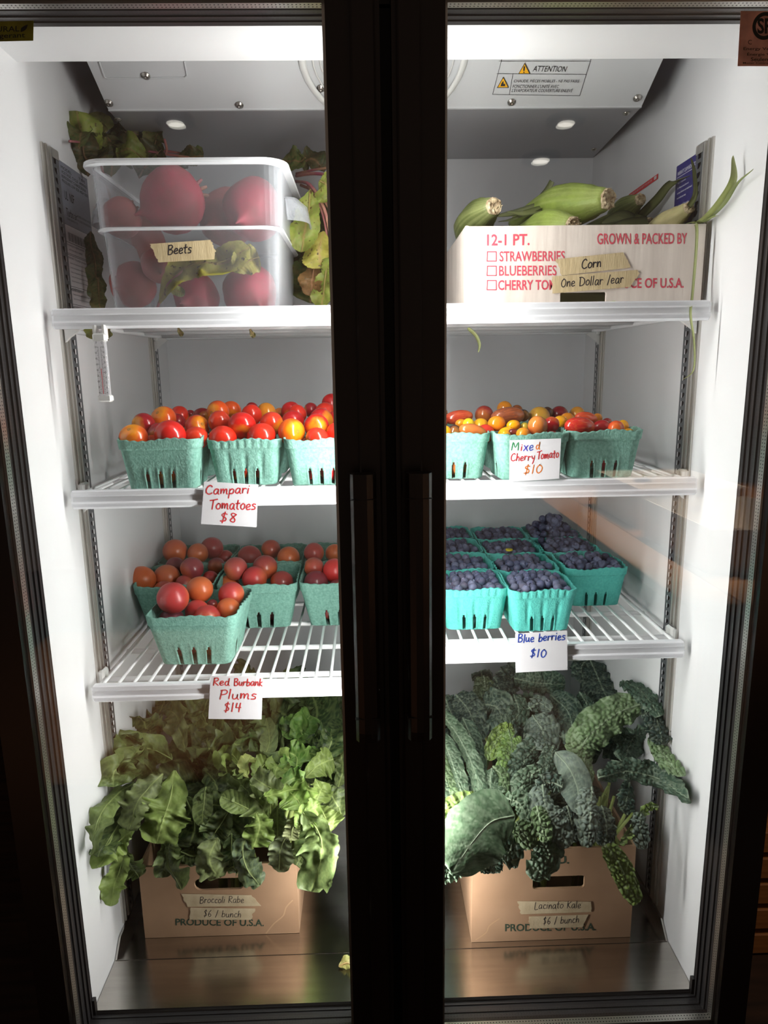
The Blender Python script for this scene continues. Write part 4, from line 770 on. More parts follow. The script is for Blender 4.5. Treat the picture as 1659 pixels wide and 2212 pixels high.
def yh(v, tbl):
    for (a, ya), (c, yc) in zip(tbl, tbl[1:]):
        if v <= c: return ya+(yc-ya)*max(0, (v-a))/(c-a)
    return tbl[-1][1]
RT = [(1480, .40), (1550, .31), (1620, .225), (1700, .15), (1760, .115), (1850, .098), (2000, .095)]
KT = [(1420, .42), (1500, .33), (1580, .25), (1660, .17), (1740, .10), (1800, .072), (2000, .062)]
def clampx(p, e=.432):
    if abs(p.x) > e:
        d = p-CAMP; p = CAMP+d*((math.copysign(e, p.x)-CAMP.x)/d.x)
    return p
def pts_of(L, tbl, off): return [clampx(at(q[0], q[1], y=(q[2] if len(q) > 2 else yh(q[1], tbl)+off))) for q in L]
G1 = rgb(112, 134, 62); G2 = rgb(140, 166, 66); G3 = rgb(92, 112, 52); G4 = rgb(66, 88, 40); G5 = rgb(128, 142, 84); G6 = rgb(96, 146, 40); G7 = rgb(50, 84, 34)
rabe = []
for i, (x, y, lb) in enumerate(((-.36, .2, 'bunch of broccoli rabe drooping over the left side of its box'), (-.31, .33, 'dim bunch of broccoli rabe at the back left of the box'), (-.27, .18, 'bunch of broccoli rabe hanging over the handle hole'), (-.2, .2, 'bright bunch of broccoli rabe at the centre right, yellow-green leaves'), (-.16, .35, 'dark green bunch of broccoli rabe at the back right'), (-.14, .18, 'bunch of broccoli rabe with one large leaf hanging off the right corner'))):
    rabe.append(thing('broccoli_rabe_bunch', (x, y, .02), lb, 'leafy greens', 'bunches of broccoli rabe in the box'))
RL = [ # bunch, px points, width px, colour, kind, depth offset, roll, cup
 (0, [(372, 1640), (318, 1618), (262, 1650), (258, 1690)], 62, G1, 'rabe', -.01, .1, -.5), (0, [(350, 1690), (300, 1640), (262, 1640)], 52, G3, 'rabe', .012, .3, 0), (0, [(350, 1600), (300, 1625), (250, 1660), (245, 1700)], 46, G1, 'rabe', .0, -.4, -.3),
 (0, [(378, 1665), (366, 1730), (352, 1770), (338, 1822)], 70, G2, 'rabe', -.018, 0, -.1), (0, [(352, 1672), (318, 1705), (292, 1745), (280, 1795)], 44, G5, 'rabe', -.026, .2, -.2), (0, [(290, 1690), (248, 1722), (212, 1770), (198, 1848)], 34, G1, 'rabe', -.005, .5, -.4), (0, [(300, 1720), (262, 1770), (232, 1820), (212, 1852)], 40, G4, 'rabe', .01, .2, 0),
 (0, [(292, 1790), (268, 1808), (236, 1838), (213, 1876)], 36, G2, 'rabe', -.02, .3, -.3), (0, [(268, 1830), (262, 1870), (248, 1910), (240, 1958)], 34, G2, 'rabe', -.016, 0, .2), (0, [(275, 1840), (285, 1870), (300, 1895)], 40, G3, 'rabe', -.008, .2, .1),
 (1, [(400, 1625), (392, 1580), (380, 1545), (366, 1535)], 42, G5, 'rabe', .0, .2, .3), (1, [(410, 1640), (420, 1600), (425, 1560)], 38, G1, 'rabe', .03, -.2, .1), (1, [(330, 1600), (320, 1570), (300, 1545)], 46, G4, 'rabe', .05, 0, 0), (1, [(380, 1580), (400, 1540), (420, 1505)], 60, G4, 'rabe', .06, 0, 0), (1, [(330, 1560), (350, 1530), (355, 1505)], 50, G4, 'rabe', .06, .2, 0), (1, [(450, 1580), (440, 1540), (450, 1510)], 50, G3, 'rabe', .05, .1, .2), (1, [(300, 1640), (285, 1600), (270, 1585)], 36, G4, 'rabe', .04, 0, 0), (1, [(470, 1660), (450, 1610), (455, 1570)], 44, G4, 'rabe', .02, .3, .2),
 (2, [(372, 1800), (366, 1830), (362, 1860), (392, 1922)], 36, G3, 'rabe', -.012, .5, -.5), (2, [(365, 1810), (360, 1850), (350, 1895)], 32, G3, 'rabe', -.006, -.3, 0), (2, [(445, 1700), (440, 1740), (436, 1785)], 34, G3, 'smooth', -.012, .2, .2), (2, [(420, 1760), (450, 1740), (500, 1745)], 44, G4, 'rabe', .0, 0, 0), (2, [(500, 1745), (470, 1790), (455, 1815)], 46, G4, 'rabe', -.01, 0, .2),
 (2, [(470, 1810), (455, 1855), (475, 1895)], 48, G5, 'rabe', -.018, .1, -.2), (2, [(535, 1800), (524, 1840), (535, 1880), (562, 1912)], 40, rgb(96, 118, 84), 'rabe', -.026, 0, -.3), (2, [(500, 1800), (500, 1840), (505, 1870)], 32, G7, 'rabe', -.012, 0, 0), (2, [(555, 1755), (562, 1785), (548, 1830)], 42, rgb(120, 150, 50), 'rabe', -.028, .1, -.2), (2, [(400, 1720), (420, 1780), (410, 1830)], 60, G4, 'rabe', .02, 0, 0), (2, [(480, 1700), (500, 1760), (490, 1820)], 60, G4, 'rabe', .02, 0, 0), (2, [(440, 1660), (470, 1700), (470, 1750)], 50, G4, 'rabe', .01, 0, 0), (2, [(540, 1880), (510, 1870), (490, 1880)], 26, G3, 'rabe', -.01, 0, 0), (2, [(390, 1840), (420, 1850), (440, 1830)], 36, G4, 'rabe', .004, 0, 0),
 (3, [(568, 1640), (582, 1600), (576, 1552)], 30, G5, 'smooth', -.012, 0, .2), (3, [(520, 1655), (500, 1630), (480, 1640), (492, 1670)], 26, G2, 'rabe', -.015, .4, .5), (3, [(535, 1680), (530, 1655), (540, 1632)], 24, rgb(180, 190, 90), 'rabe', -.022, .1, .3), (3, [(560, 1690), (565, 1660), (580, 1645)], 34, G2, 'rabe', -.014, -.1, .3), (3, [(540, 1720), (530, 1700), (500, 1675)], 36, G1, 'rabe', -.012, -.4, .3), (3, [(590, 1690), (600, 1655), (625, 1630)], 40, G2, 'rabe', -.008, .2, .3), (3, [(620, 1715), (580, 1700), (545, 1678)], 40, G5, 'rabe', -.026, .5, .3), (3, [(580, 1770), (560, 1735), (520, 1695)], 40, G1, 'rabe', -.022, 0, .5), (3, [(540, 1750), (510, 1735), (478, 1720)], 34, G1, 'smooth', -.02, .5, .5),
 (3, [(655, 1755), (640, 1725), (618, 1705)], 50, rgb(128, 168, 50), 'rabe', -.034, .2, .2), (3, [(560, 1725), (600, 1712), (645, 1705), (690, 1712)], 34, rgb(140, 176, 60), 'rabe', -.038, .5, .3), (3, [(600, 1705), (635, 1680), (660, 1690)], 40, G6, 'rabe', -.022, 0, .5), (3, [(500, 1630), (480, 1600), (465, 1570)], 38, G1, 'rabe', .008, .2, .4), (3, [(530, 1630), (510, 1595), (500, 1570)], 40, G3, 'rabe', .02, 0, .4), (3, [(640, 1790), (660, 1760), (690, 1735)], 34, rgb(150, 186, 70), 'rabe', -.03, .2, .2), (3, [(560, 1620), (545, 1590), (540, 1565)], 34, G3, 'rabe', .02, .2, .3), (3, [(490, 1700), (480, 1660), (490, 1630)], 46, G3, 'rabe', .01, .1, .3),
 (4, [(640, 1610), (650, 1580), (670, 1545)], 50, G6, 'rabe', .004, .2, .5), (4, [(655, 1590), (640, 1570), (610, 1590)], 40, G6, 'rabe', -.002, .4, .5), (4, [(665, 1600), (685, 1540), (670, 1490)], 74, G7, 'smooth', .05, 0, .2), (4, [(610, 1590), (618, 1550), (622, 1510)], 46, G3, 'rabe', .04, .2, .3), (4, [(640, 1660), (640, 1635), (620, 1620)], 44, G6, 'rabe', -.012, .1, .4), (4, [(700, 1650), (712, 1610), (716, 1575)], 44, G7, 'rabe', .0, .2, .6), (4, [(680, 1640), (690, 1610), (680, 1585)], 34, G7, 'rabe', .004, .2, .5), (4, [(730, 1640), (735, 1600), (750, 1560)], 60, G7, 'smooth', .04, 0, .2), (4, [(660, 1680), (690, 1650), (720, 1640)], 40, G2, 'rabe', -.01, 0, .4), (4, [(650, 1640), (665, 1625), (690, 1640)], 38, G6, 'rabe', -.01, .5, .4), (4, [(580, 1560), (590, 1530), (600, 1495)], 40, G4, 'rabe', .06, 0, .2), (4, [(730, 1700), (740, 1660), (735, 1620)], 44, G3, 'rabe', .01, .2, .3),
 (5, [(652, 1752), (688, 1798), (694, 1850), (672, 1925)], 60, rgb(134, 162, 84), 'rabe', -.034, .12, .15), (5, [(655, 1760), (664, 1800), (650, 1850)], 38, rgb(116, 146, 70), 'smooth', -.024, -.3, -.3), (5, [(690, 1740), (705, 1770), (722, 1790)], 46, G2, 'rabe', -.012, 0, 0), (5, [(700, 1700), (725, 1730), (738, 1765)], 40, rgb(110, 132, 70), 'rabe', .006, .1, 0), (5, [(640, 1760), (632, 1790), (628, 1815)], 26, rgb(186, 194, 130), 'rabe', -.03, .2, .0), (5, [(620, 1800), (606, 1835), (602, 1884)], 38, rgb(150, 164, 120), 'rabe', -.018, .1, .0), (5, [(600, 1740), (600, 1790), (600, 1830)], 40, G5, 'rabe', .0, 0, 0), (5, [(655, 1820), (650, 1850), (640, 1868)], 40, G3, 'rabe', -.006, 0, 0), (5, [(680, 1740), (690, 1715), (700, 1690)], 34, G2, 'rabe', -.01, 0, .3)]
sd = 10
for bi, L, wp, c, kind, off, roll, cup in RL:
    sd += 1; P = [clampx(p) for p in pts_of(L, RT, off)]; k = ((P[1]-CAMP).dot(cF))/FOC
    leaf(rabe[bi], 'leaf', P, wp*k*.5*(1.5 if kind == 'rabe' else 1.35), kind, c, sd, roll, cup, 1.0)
# crowded leaves behind, filling the heap
R = random.Random(77)
for i in range(64):
    a = R.uniform(-.1, PI+.1); el = R.uniform(.0, 1.0); bi = R.choice((1, 1, 2, 4, 4, 5, 0))
    cx, cz = -.235, .17; y = R.uniform(.20, .5); rx = .17*(1-.2*abs(y-.3)/.2); rz = .155
    q = R.uniform(.45, .95); p = V((cx+math.cos(a)*rx*q, y, cz+math.sin(a)*rz*q)); p.x = max(-.42, min(-.03, p.x))
    d = V((math.cos(a)*.6+R.uniform(-.3, .3), -.35, .5*math.sin(a)+R.uniform(-.3, .3))).normalized(); l = R.uniform(.06, .10)
    P = [p-d*l*.5, p, p+d*l*.4+V((0, -.01, -.015))]; P = [clampx(t) for t in P]
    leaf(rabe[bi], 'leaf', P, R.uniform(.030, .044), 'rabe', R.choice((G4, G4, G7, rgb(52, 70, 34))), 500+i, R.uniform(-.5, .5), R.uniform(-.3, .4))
stem_seed = random.Random(9)
for bi, t in enumerate(rabe):
    b = MB()
    for k in range(9):
        o = WL[t.name]; x = max(-.405, min(-.175, o.x+stem_seed.uniform(-.03, .03))); y = max(.15, min(.42, o.y+stem_seed.uniform(-.03, .05)))
        b.tube([V((x, y, .006)), V((x+.004, y, .07)), V((x+stem_seed.uniform(-.02, .02), y-.005, .15)), V((x+stem_seed.uniform(-.05, .05), y-.01, .22))], [.005, .0045, .004, .003], 7)
    b.build('stems', STEMG, t, smooth=True)['kind'] = 'stuff'
# kale
kl = []
for i, (x, y, lb) in enumerate(((.16, .12, 'bunch of dark kale hanging over the left edge with a broad flat leaf'), (.13, .25, 'bunch of kale with long folded leaves beside the centre post'), (.25, .15, 'bunch of crinkled kale in the middle front of the heap'), (.36, .18, 'bunch of kale arching up and out to the right wall'), (.24, .38, 'dark bunch of kale in shade at the back of the heap'), (.39, .12, 'bunch of kale with yellowing leaves hanging off the right front corner'))):
    kl.append(thing('kale_bunch', (x, y, .02), lb, 'leafy greens', 'bunches of kale in the box'))
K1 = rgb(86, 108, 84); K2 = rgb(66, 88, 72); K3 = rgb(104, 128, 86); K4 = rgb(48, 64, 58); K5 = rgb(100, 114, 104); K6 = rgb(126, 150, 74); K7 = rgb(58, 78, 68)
KL = [(3, [(1385, 1520, .225), (1325, 1545, .205), (1268, 1595, .19), (1250, 1640, .185)], 66, K3, 'kale', -.02, .1, -.35), (3, [(1280, 1600), (1262, 1640), (1268, 1692)], 34, K3, 'kale', -.012, .3, -.3), (3, [(1292, 1680), (1356, 1666), (1427, 1684), (1486, 1724)], 44, K2, 'kale', -.04, .2, -.4), (3, [(1345, 1470), (1385, 1495), (1425, 1545)], 36, K2, 'kale', .03, .2, -.2), (3, [(1412, 1572), (1370, 1590), (1345, 1645)], 62, K2, 'kale', .0, 0, -.2), (3, [(1408, 1590), (1436, 1636), (1472, 1675)], 34, K3, 'kale', -.03, .2, -.2), (3, [(1400, 1520), (1420, 1560), (1430, 1610)], 44, K4, 'kale', .04, 0, -.2), (3, [(1360, 1690), (1355, 1720), (1345, 1750)], 32, K7, 'kale', .0, 0, -.2),
 (2, [(1200, 1625), (1230, 1660), (1248, 1705), (1252, 1760)], 50, K5, 'smooth', -.02, .1, -.3), (2, [(1172, 1695), (1178, 1740), (1200, 1785), (1232, 1830)], 52, K5, 'kale', -.034, 0, -.5), (2, [(1278, 1700), (1276, 1750), (1270, 1832)], 44, K5, 'kale', -.034, 0, -.6), (2, [(1160, 1740), (1168, 1780), (1180, 1820)], 34, K3, 'kale', -.04, .3, -.4), (2, [(1090, 1722), (1125, 1738), (1150, 1790)], 30, K1, 'kale', -.02, .2, -.4), (2, [(1115, 1775), (1130, 1800), (1150, 1835)], 38, K3, 'kale', -.03, .2, -.3), (2, [(1168, 1815), (1185, 1850), (1150, 1902)], 56, K1, 'kale', -.03, 0, -.3), (2, [(1170, 1660), (1130, 1690), (1128, 1740)], 36, K1, 'kale', -.015, .3, -.4), (2, [(1195, 1610), (1188, 1640), (1170, 1680)], 34, K2, 'kale', -.01, .2, -.3), (2, [(1165, 1600), (1135, 1640), (1110, 1690)], 46, K2, 'kale', .0, .1, -.3), (2, [(1215, 1700), (1190, 1690), (1160, 1700)], 34, K7, 'kale', -.02, 0, -.3), (2, [(1225, 1740), (1235, 1780), (1245, 1820)], 34, K4, 'kale', -.012, 0, -.4), (2, [(1300, 1740), (1310, 1790), (1305, 1830)], 40, K4, 'kale', -.0, 0, -.4),
 (0, [(1112, 1762), (1062, 1775), (1020, 1820), (976, 1885)], 104, rgb(84, 108, 80), 'smooth', -.048, .1, -.2), (0, [(1040, 1735), (1000, 1745), (950, 1770)], 50, K6, 'kale', -.03, .2, -.4), (0, [(1030, 1760), (980, 1780), (940, 1810)], 46, K6, 'kale', -.032, .2, -.2), (0, [(1075, 1850), (1062, 1870), (1060, 1888)], 40, K2, 'kale', -.02, 0, 0), (0, [(1000, 1860), (970, 1880), (945, 1895)], 40, K1, 'kale', -.03, 0, 0), (0, [(1110, 1800), (1100, 1840), (1080, 1855)], 50, K2, 'kale', -.012, 0, 0), (0, [(960, 1860), (955, 1880), (950, 1905)], 30, K1, 'kale', -.03, 0, 0),
 (1, [(952, 1535), (990, 1590), (1020, 1650), (1044, 1730)], 30, K1, 'kale', -.02, .3, -.8), (1, [(950, 1580), (975, 1640), (1000, 1720)], 30, K1, 'kale', -.03, .3, -.8), (1, [(948, 1620), (965, 1690), (985, 1745)], 26, K3, 'kale', -.03, .3, -.8), (1, [(950, 1680), (960, 1720), (965, 1760)], 26, K1, 'kale', -.03, .3, -.8), (1, [(1000, 1550), (1020, 1600), (1038, 1680)], 34, K2, 'kale', .0, .2, -.7), (1, [(1062, 1660), (1060, 1700), (1080, 1735)], 36, K1, 'kale', -.015, .4, -.6), (1, [(1065, 1655), (1085, 1680), (1095, 1730)], 30, K3, 'kale', -.01, -.3, -.6), (1, [(1110, 1575), (1080, 1590), (1052, 1640)], 34, K6, 'kale', .0, .3, .4), (1, [(1098, 1575), (1105, 1620), (1090, 1670)], 46, rgb(108, 138, 66), 'kale', -.004, .1, -.4), (1, [(1040, 1700), (1040, 1740), (1045, 1780)], 30, K2, 'kale', -.01, .1, -.4),
 (4, [(1110, 1465), (1165, 1475), (1222, 1478)], 46, K2, 'kale', .03, .2, -.3), (4, [(1275, 1425), (1298, 1480), (1320, 1530)], 64, K4, 'kale', .03, 0, -.3), (4, [(1188, 1500), (1228, 1540), (1240, 1610)], 52, K7, 'kale', .01, .1, -.4), (4, [(1252, 1495), (1272, 1530), (1290, 1570)], 26, K2, 'kale', .01, 0, -.3), (4, [(985, 1500), (1015, 1540), (1030, 1600)], 56, K4, 'kale', .02, 0, -.2), (4, [(1150, 1545), (1172, 1580), (1175, 1620)], 66, K5, 'kale', .0, 0, -.3), (4, [(1145, 1530), (1165, 1518), (1190, 1535)], 26, K5, 'kale', -.005, 0, -.3), (4, [(1070, 1465), (1080, 1500), (1075, 1550)], 60, K4, 'kale', .04, 0, -.2), (4, [(1110, 1500), (1120, 1540), (1090, 1570)], 40, K2, 'kale', .01, .1, -.2), (4, [(1045, 1460), (1048, 1490), (1050, 1530)], 40, rgb(80, 92, 62), 'kale', .04, 0, -.2), (4, [(1130, 1440), (1100, 1470), (1080, 1500)], 50, K4, 'kale', .05, 0, -.2), (4, [(1040, 1520), (1075, 1530), (1090, 1580)], 60, K7, 'kale', .02, 0, -.3), (4, [(1275, 1420), (1255, 1440), (1260, 1470)], 36, K4, 'kale', .03, 0, -.2), (4, [(960, 1500), (970, 1530), (985, 1560)], 40, K4, 'kale', .04, 0, -.2), (4, [(1340, 1560), (1330, 1600), (1340, 1650)], 60, K4, 'kale', .03, 0, -.2), (4, [(1220, 1510), (1262, 1550), (1285, 1620)], 40, K7, 'kale', .02, 0, -.4),
 (5, [(1308, 1826), (1335, 1862), (1355, 1905), (1378, 1955)], 40, K6, 'kale', -.022, 0, -.2), (5, [(1422, 1742), (1395, 1745), (1365, 1790), (1340, 1825)], 16, K6, 'kale', -.01, 0, .3), (5, [(1384, 1755), (1382, 1790), (1392, 1836)], 32, K5, 'kale', -.014, 0, -.3), (5, [(1360, 1700), (1352, 1730), (1356, 1760)], 30, K7, 'kale', .02, 0, 0)]
for bi, L, wp, c, kind, off, roll, cup in KL:
    sd += 1; P = pts_of(L, KT, off); k = ((P[1]-CAMP).dot(cF))/FOC
    for p in P: p.x = max(.0, min(.437, p.x)); 
    leaf(kl[bi], 'leaf', P, wp*k*.5*(1.28 if kind == 'kale' else 1.4), kind, c, sd, roll, cup, 1.0, lab='k')
R = random.Random(33)
for i in range(52):
    a = R.uniform(0, PI); bi = R.choice((4, 4, 1, 2, 3)); cx, cz = .235, .165; y = R.uniform(.19, .48); q = R.uniform(.35, .9)
    p = V((cx+math.cos(a)*.17*q, y, cz+math.sin(a)*.15*q)); d = V((math.cos(a)*.5+R.uniform(-.3, .3), -.3, .7*math.sin(a)+.1)).normalized(); l = R.uniform(.08, .13)
    P = [p-d*l*.5, p, p+d*l*.35+V((0, -.015, -.012))]
    for t in P: t.x = max(.03, min(.43, t.x))
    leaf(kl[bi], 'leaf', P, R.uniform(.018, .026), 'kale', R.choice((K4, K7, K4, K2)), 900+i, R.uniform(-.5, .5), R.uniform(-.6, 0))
for bi, t in enumerate(kl):
    b = MB(); o = WL[t.name]
    for k in range(8):
        x = max(.15, min(.36, o.x+stem_seed.uniform(-.03, .03))); y = max(.12, min(.38, o.y+stem_seed.uniform(-.02, .05)))
        b.tube([V((x, y, .006)), V((x+.003, y, .07)), V((x+stem_seed.uniform(-.02, .02), y-.005, .15)), V((x+stem_seed.uniform(-.04, .04), y-.01, .22))], [.005, .0045, .0035, .0025], 7)
    b.build('stems', STEMG, t, smooth=True)['kind'] = 'stuff'
# ------------------------------------------------------------------ cardboard boxes
def panel(mb, o, ux, uy, W, H, t, hole=None):
    """flat board W x H, thickness t away from the viewer side normal, optional rounded hole (cx, cy, w, h, r)"""
    ux = V(ux); uy = V(uy); n = uy.cross(ux).normalized(); o = V(o)
    if not hole:
        q = [o, o+ux*W, o+ux*W+uy*H, o+uy*H]; mb.add(q+[p+n*t for p in q], [(0, 1, 2, 3), (7, 6, 5, 4), (0, 4, 5, 1), (1, 5, 6, 2), (2, 6, 7, 3), (3, 7, 4, 0)]); return
    cx, cy, hw, hh, r = hole; Hn = 32; inn = []; out = []
    for k in range(Hn):
        a = 2*PI*(k+.5)/Hn; c, s_ = math.cos(a), math.sin(a); kx = (hw/2-r)*(1 if c > 0 else -1); ky = (hh/2-r)*(1 if s_ > 0 else -1)
        inn.append((cx+kx+r*c, cy+ky+r*s_))
        f = min((((W-cx) if c > 0 else cx)/abs(c)), (((H-cy) if s_ > 0 else cy)/abs(s_))); out.append((cx+c*f, cy+s_*f))
    # add corners by snapping nearest outer points
    for cn in ((0, 0), (W, 0), (W, H), (0, H)):
        j = min(range(Hn), key=lambda i: (out[i][0]-cn[0])**2+(out[i][1]-cn[1])**2); out[j] = cn
    v = [o+ux*a+uy*b_ for a, b_ in out]+[o+ux*a+uy*b_ for a, b_ in inn]; v2 = [p+n*t for p in v]; fs = []
    for k in range(Hn):
        k2 = (k+1) % Hn; fs += [(k, k2, Hn+k2, Hn+k), (2*Hn+Hn+k, 2*Hn+Hn+k2, 2*Hn+k2, 2*Hn+k), (Hn+k, Hn+k2, 3*Hn+k2, 3*Hn+k), (k2, k, 2*Hn+k, 2*Hn+k2)]
    mb.add(v+v2, fs)
def carton(name, label, x0, x1, y0, y1, z0, H, m1, m2, hole, flare=0.0, group=None, t=.004):
    T = thing(name, ((x0+x1)/2, (y0+y1)/2, z0), label, 'box', group)
    b = MB(); panel(b, (x0, y0, z0), (1, 0, 0), (0, 0, 1), x1-x0, H, t, hole); f = b.build('front_panel', m1, T)
    b = MB(); panel(b, (x0, y1-t, z0), (1, 0, 0), (0, 0, 1), x1-x0, H, t); b.build('back_panel', m1, T)
    b = MB(); b.box((x0, y0+t, z0), (x0+t, y1-t, z0+H)); b.build('side_panel', m1, T)
    b = MB(); b.box((x1-t, y0+t, z0), (x1, y1-t, z0+H)); b.build('side_panel', m1, T)
    b = MB(); b.box((x0+t, y0+t, z0), (x1-t, y1-t, z0+.003)); b.build('bottom_panel', m2, T)
    return T, f
def tape(parent, poly, y, mt, seed=0, name='masking_tape'):
    R = random.Random(seed); pts = []
    n = len(poly)
    for i in range(n):
        a = poly[i]; c = poly[(i+1) % n]; jag = abs(a[0]-c[0]) < abs(a[1]-c[1])*1.6
        k = 7 if jag else 1
        for j in range(k): t = j/k; pts.append((a[0]+(c[0]-a[0])*t+(R.uniform(-2, 2) if jag and j else 0), a[1]+(c[1]-a[1])*t))
    q = [at(u, v, y=y) for u, v in pts]; b = MB(); b.loops([q, [p+V((0, .0003, 0)) for p in q]]); return b.build(name, mt, parent)
def writing(parent, lines, y, ink='black', pen=.0013, name='handwriting', seed=1, slant=.1):
    b = MB(); mats = []
    for ln in lines:
        s, u0, v0, u1, v1, h = ln[:6]; ik = ln[6] if len(ln) > 6 else ink
        if INK[ik] not in mats: mats.append(INK[ik])
        b.mi = mats.index(INK[ik]); hand(b, s, u0, v0, u1, v1, h, y, pen, slant, seed)
    return b.build(name, mats, parent)
# left kraft box
yf = .128
T, f = carton('cardboard_box', 'brown cardboard box of broccoli rabe with oval handle hole, on the steel floor at left', -.414, -.157, yf, .43, .0005, .135, KRAFT, KRAFTI, (.130, .099, .082, .022, .0105), group='brown produce boxes on the refrigerator floor')
g3 = lambda u, v: at(u, v, y=yf-.0003)
b = MB(); text(b, 'PRODUCE OF U.S.A.', (g3(379, 1999), g3(570, 2001), g3(379, 1984)), .022); b.build('printed_lettering', INK['boxgreen'], f)
t1 = tape(f, [(392, 1931), (543, 1934), (564, 1957), (405, 1959)], yf-.0012, TAPE2, 1); writing(t1, [('Broccoli Rabe', 432, 1951, 528, 1950, 14)], yf-.00135, pen=.0010)
t2 = tape(f, [(412, 1961), (551, 1963), (542, 1987), (409, 1987)], yf-.0012, TAPE2, 2); writing(t2, [('$6 / bunch', 440, 1980, 522, 1982, 14)], yf-.00135, pen=.0009)
b = MB(); b.ribbon([g3(u, v) for u, v in ((575, 2016), (592, 1995), (612, 1978), (618, 1960), (632, 1945))], .0022, V((0, -1, 0))); b.build('crease', mat('crease_light', rgb(190, 152, 118), .8), f)
# right kraft box
yf = .0965
T, f = carton('cardboard_box', 'brown cardboard box of kale with square handle hole, on the steel floor at right', .128, .391, yf, .40, .0005, .170, KRAFT, KRAFTI, (.140, .108, .084, .023, .005), group='brown produce boxes on the refrigerator floor')
g3 = lambda u, v: at(u, v, y=yf-.0003)
b = MB(); text(b, 'PRODUCE OF U.S.A.', (g3(1091, 2012), g3(1287, 2010), g3(1091, 1996)), .022); text(b, 'U.', (g3(1204, 1866), g3(1230, 1866), g3(1204, 1849)), .03); b.build('printed_lettering', INK['boxgreen'], f)
t1 = tape(f, [(1117, 1947), (1277, 1948), (1278, 1970), (1126, 1975)], yf-.0012, TAPE2, 3); writing(t1, [('Lacinato Kale', 1155, 1964, 1256, 1961, 15)], yf-.00135, pen=.0010)
t2 = tape(f, [(1143, 1980), (1272, 1976), (1259, 2003), (1143, 2006)], yf-.0012, TAPE2, 4); writing(t2, [('$6 / bunch', 1173, 1997, 1252, 1993, 15)], yf-.00135, pen=.0010)
b = MB(); b.ribbon([g3(u, v) for u, v in ((1028, 2030), (1050, 2015), (1057, 2000), (1078, 1985))], .0018, V((0, -1, 0))); b.build('crease', mat('crease_light_2', rgb(188, 150, 114), .8), f)
# white corn box
yf = .120; z0 = Z1+.0005
T, f = carton('corn_box', 'white corrugated cardboard box full of corn with red printing, on the top right shelf', .113, .441, yf, .42, z0, .1055, WCARD, KRAFTI, (.163, .010, .064, .0165, .002))
g3 = lambda u, v: at(u, v, y=yf-.0003)
b = MB()
for s_, u0, u1, v0, v1, bo in (('12-1 PT.', 1052, 1144, 531, 506, .02), ('GROWN & PACKED BY', 1290, 1484, 528, 504, .012), ('STRAWBERRIES', 1079, 1220, 565, 543, .01), ('BLUEBERRIES', 1078, 1202, 596, 574, .01), ('CHERRY TOMATOES', 1076, 1262, 627, 605, .02), ('PRODUCE OF U.S.A.', 1290, 1477, 623, 601, .02)):
    text(b, s_, (g3(u0, v0), g3(u1, v0-1), g3(u0, v1)), bo)
for v in (554, 585, 616):
    for pq in (((1053, v-10), (1072, v-10)), ((1072, v-10), (1072, v+10)), ((1072, v+10), (1052, v+10)), ((1052, v+10), (1053, v-10))): b.ribbon([g3(*pq[0]), g3(*pq[1])], .0013, V((0, -1, 0)))
b.build('printed_lettering', INK['boxred'], f)
t1 = tape(f, [(1200, 560), (1346, 545), (1362, 578), (1214, 595)], yf-.0012, TAPE, 5); writing(t1, [('Corn', 1256, 581, 1300, 577, 20)], yf-.00135, pen=.0016)
t2 = tape(f, [(1193, 597), (1376, 583), (1382, 590), (1360, 620), (1193, 634)], yf-.0015, TAPE, 6); writing(t2, [('One Dollar /ear', 1212, 620, 1348, 611, 19)], yf-.00165, pen=.0013)
b = MB(); n = 60
for i in range(n): z = z0+.002+i*.00172; b.box((.4415, yf+.0005, z), (.4425, yf+.0045, z+.0009))
b.build('corrugated_edge', WEDGE, T)
# white edge of flap standing on the left side
b = MB(); b.box((.1125, yf+.004, z0+.1055), (.1165, .41, z0+.107)); b.build('folded_edge', WCARD, T)
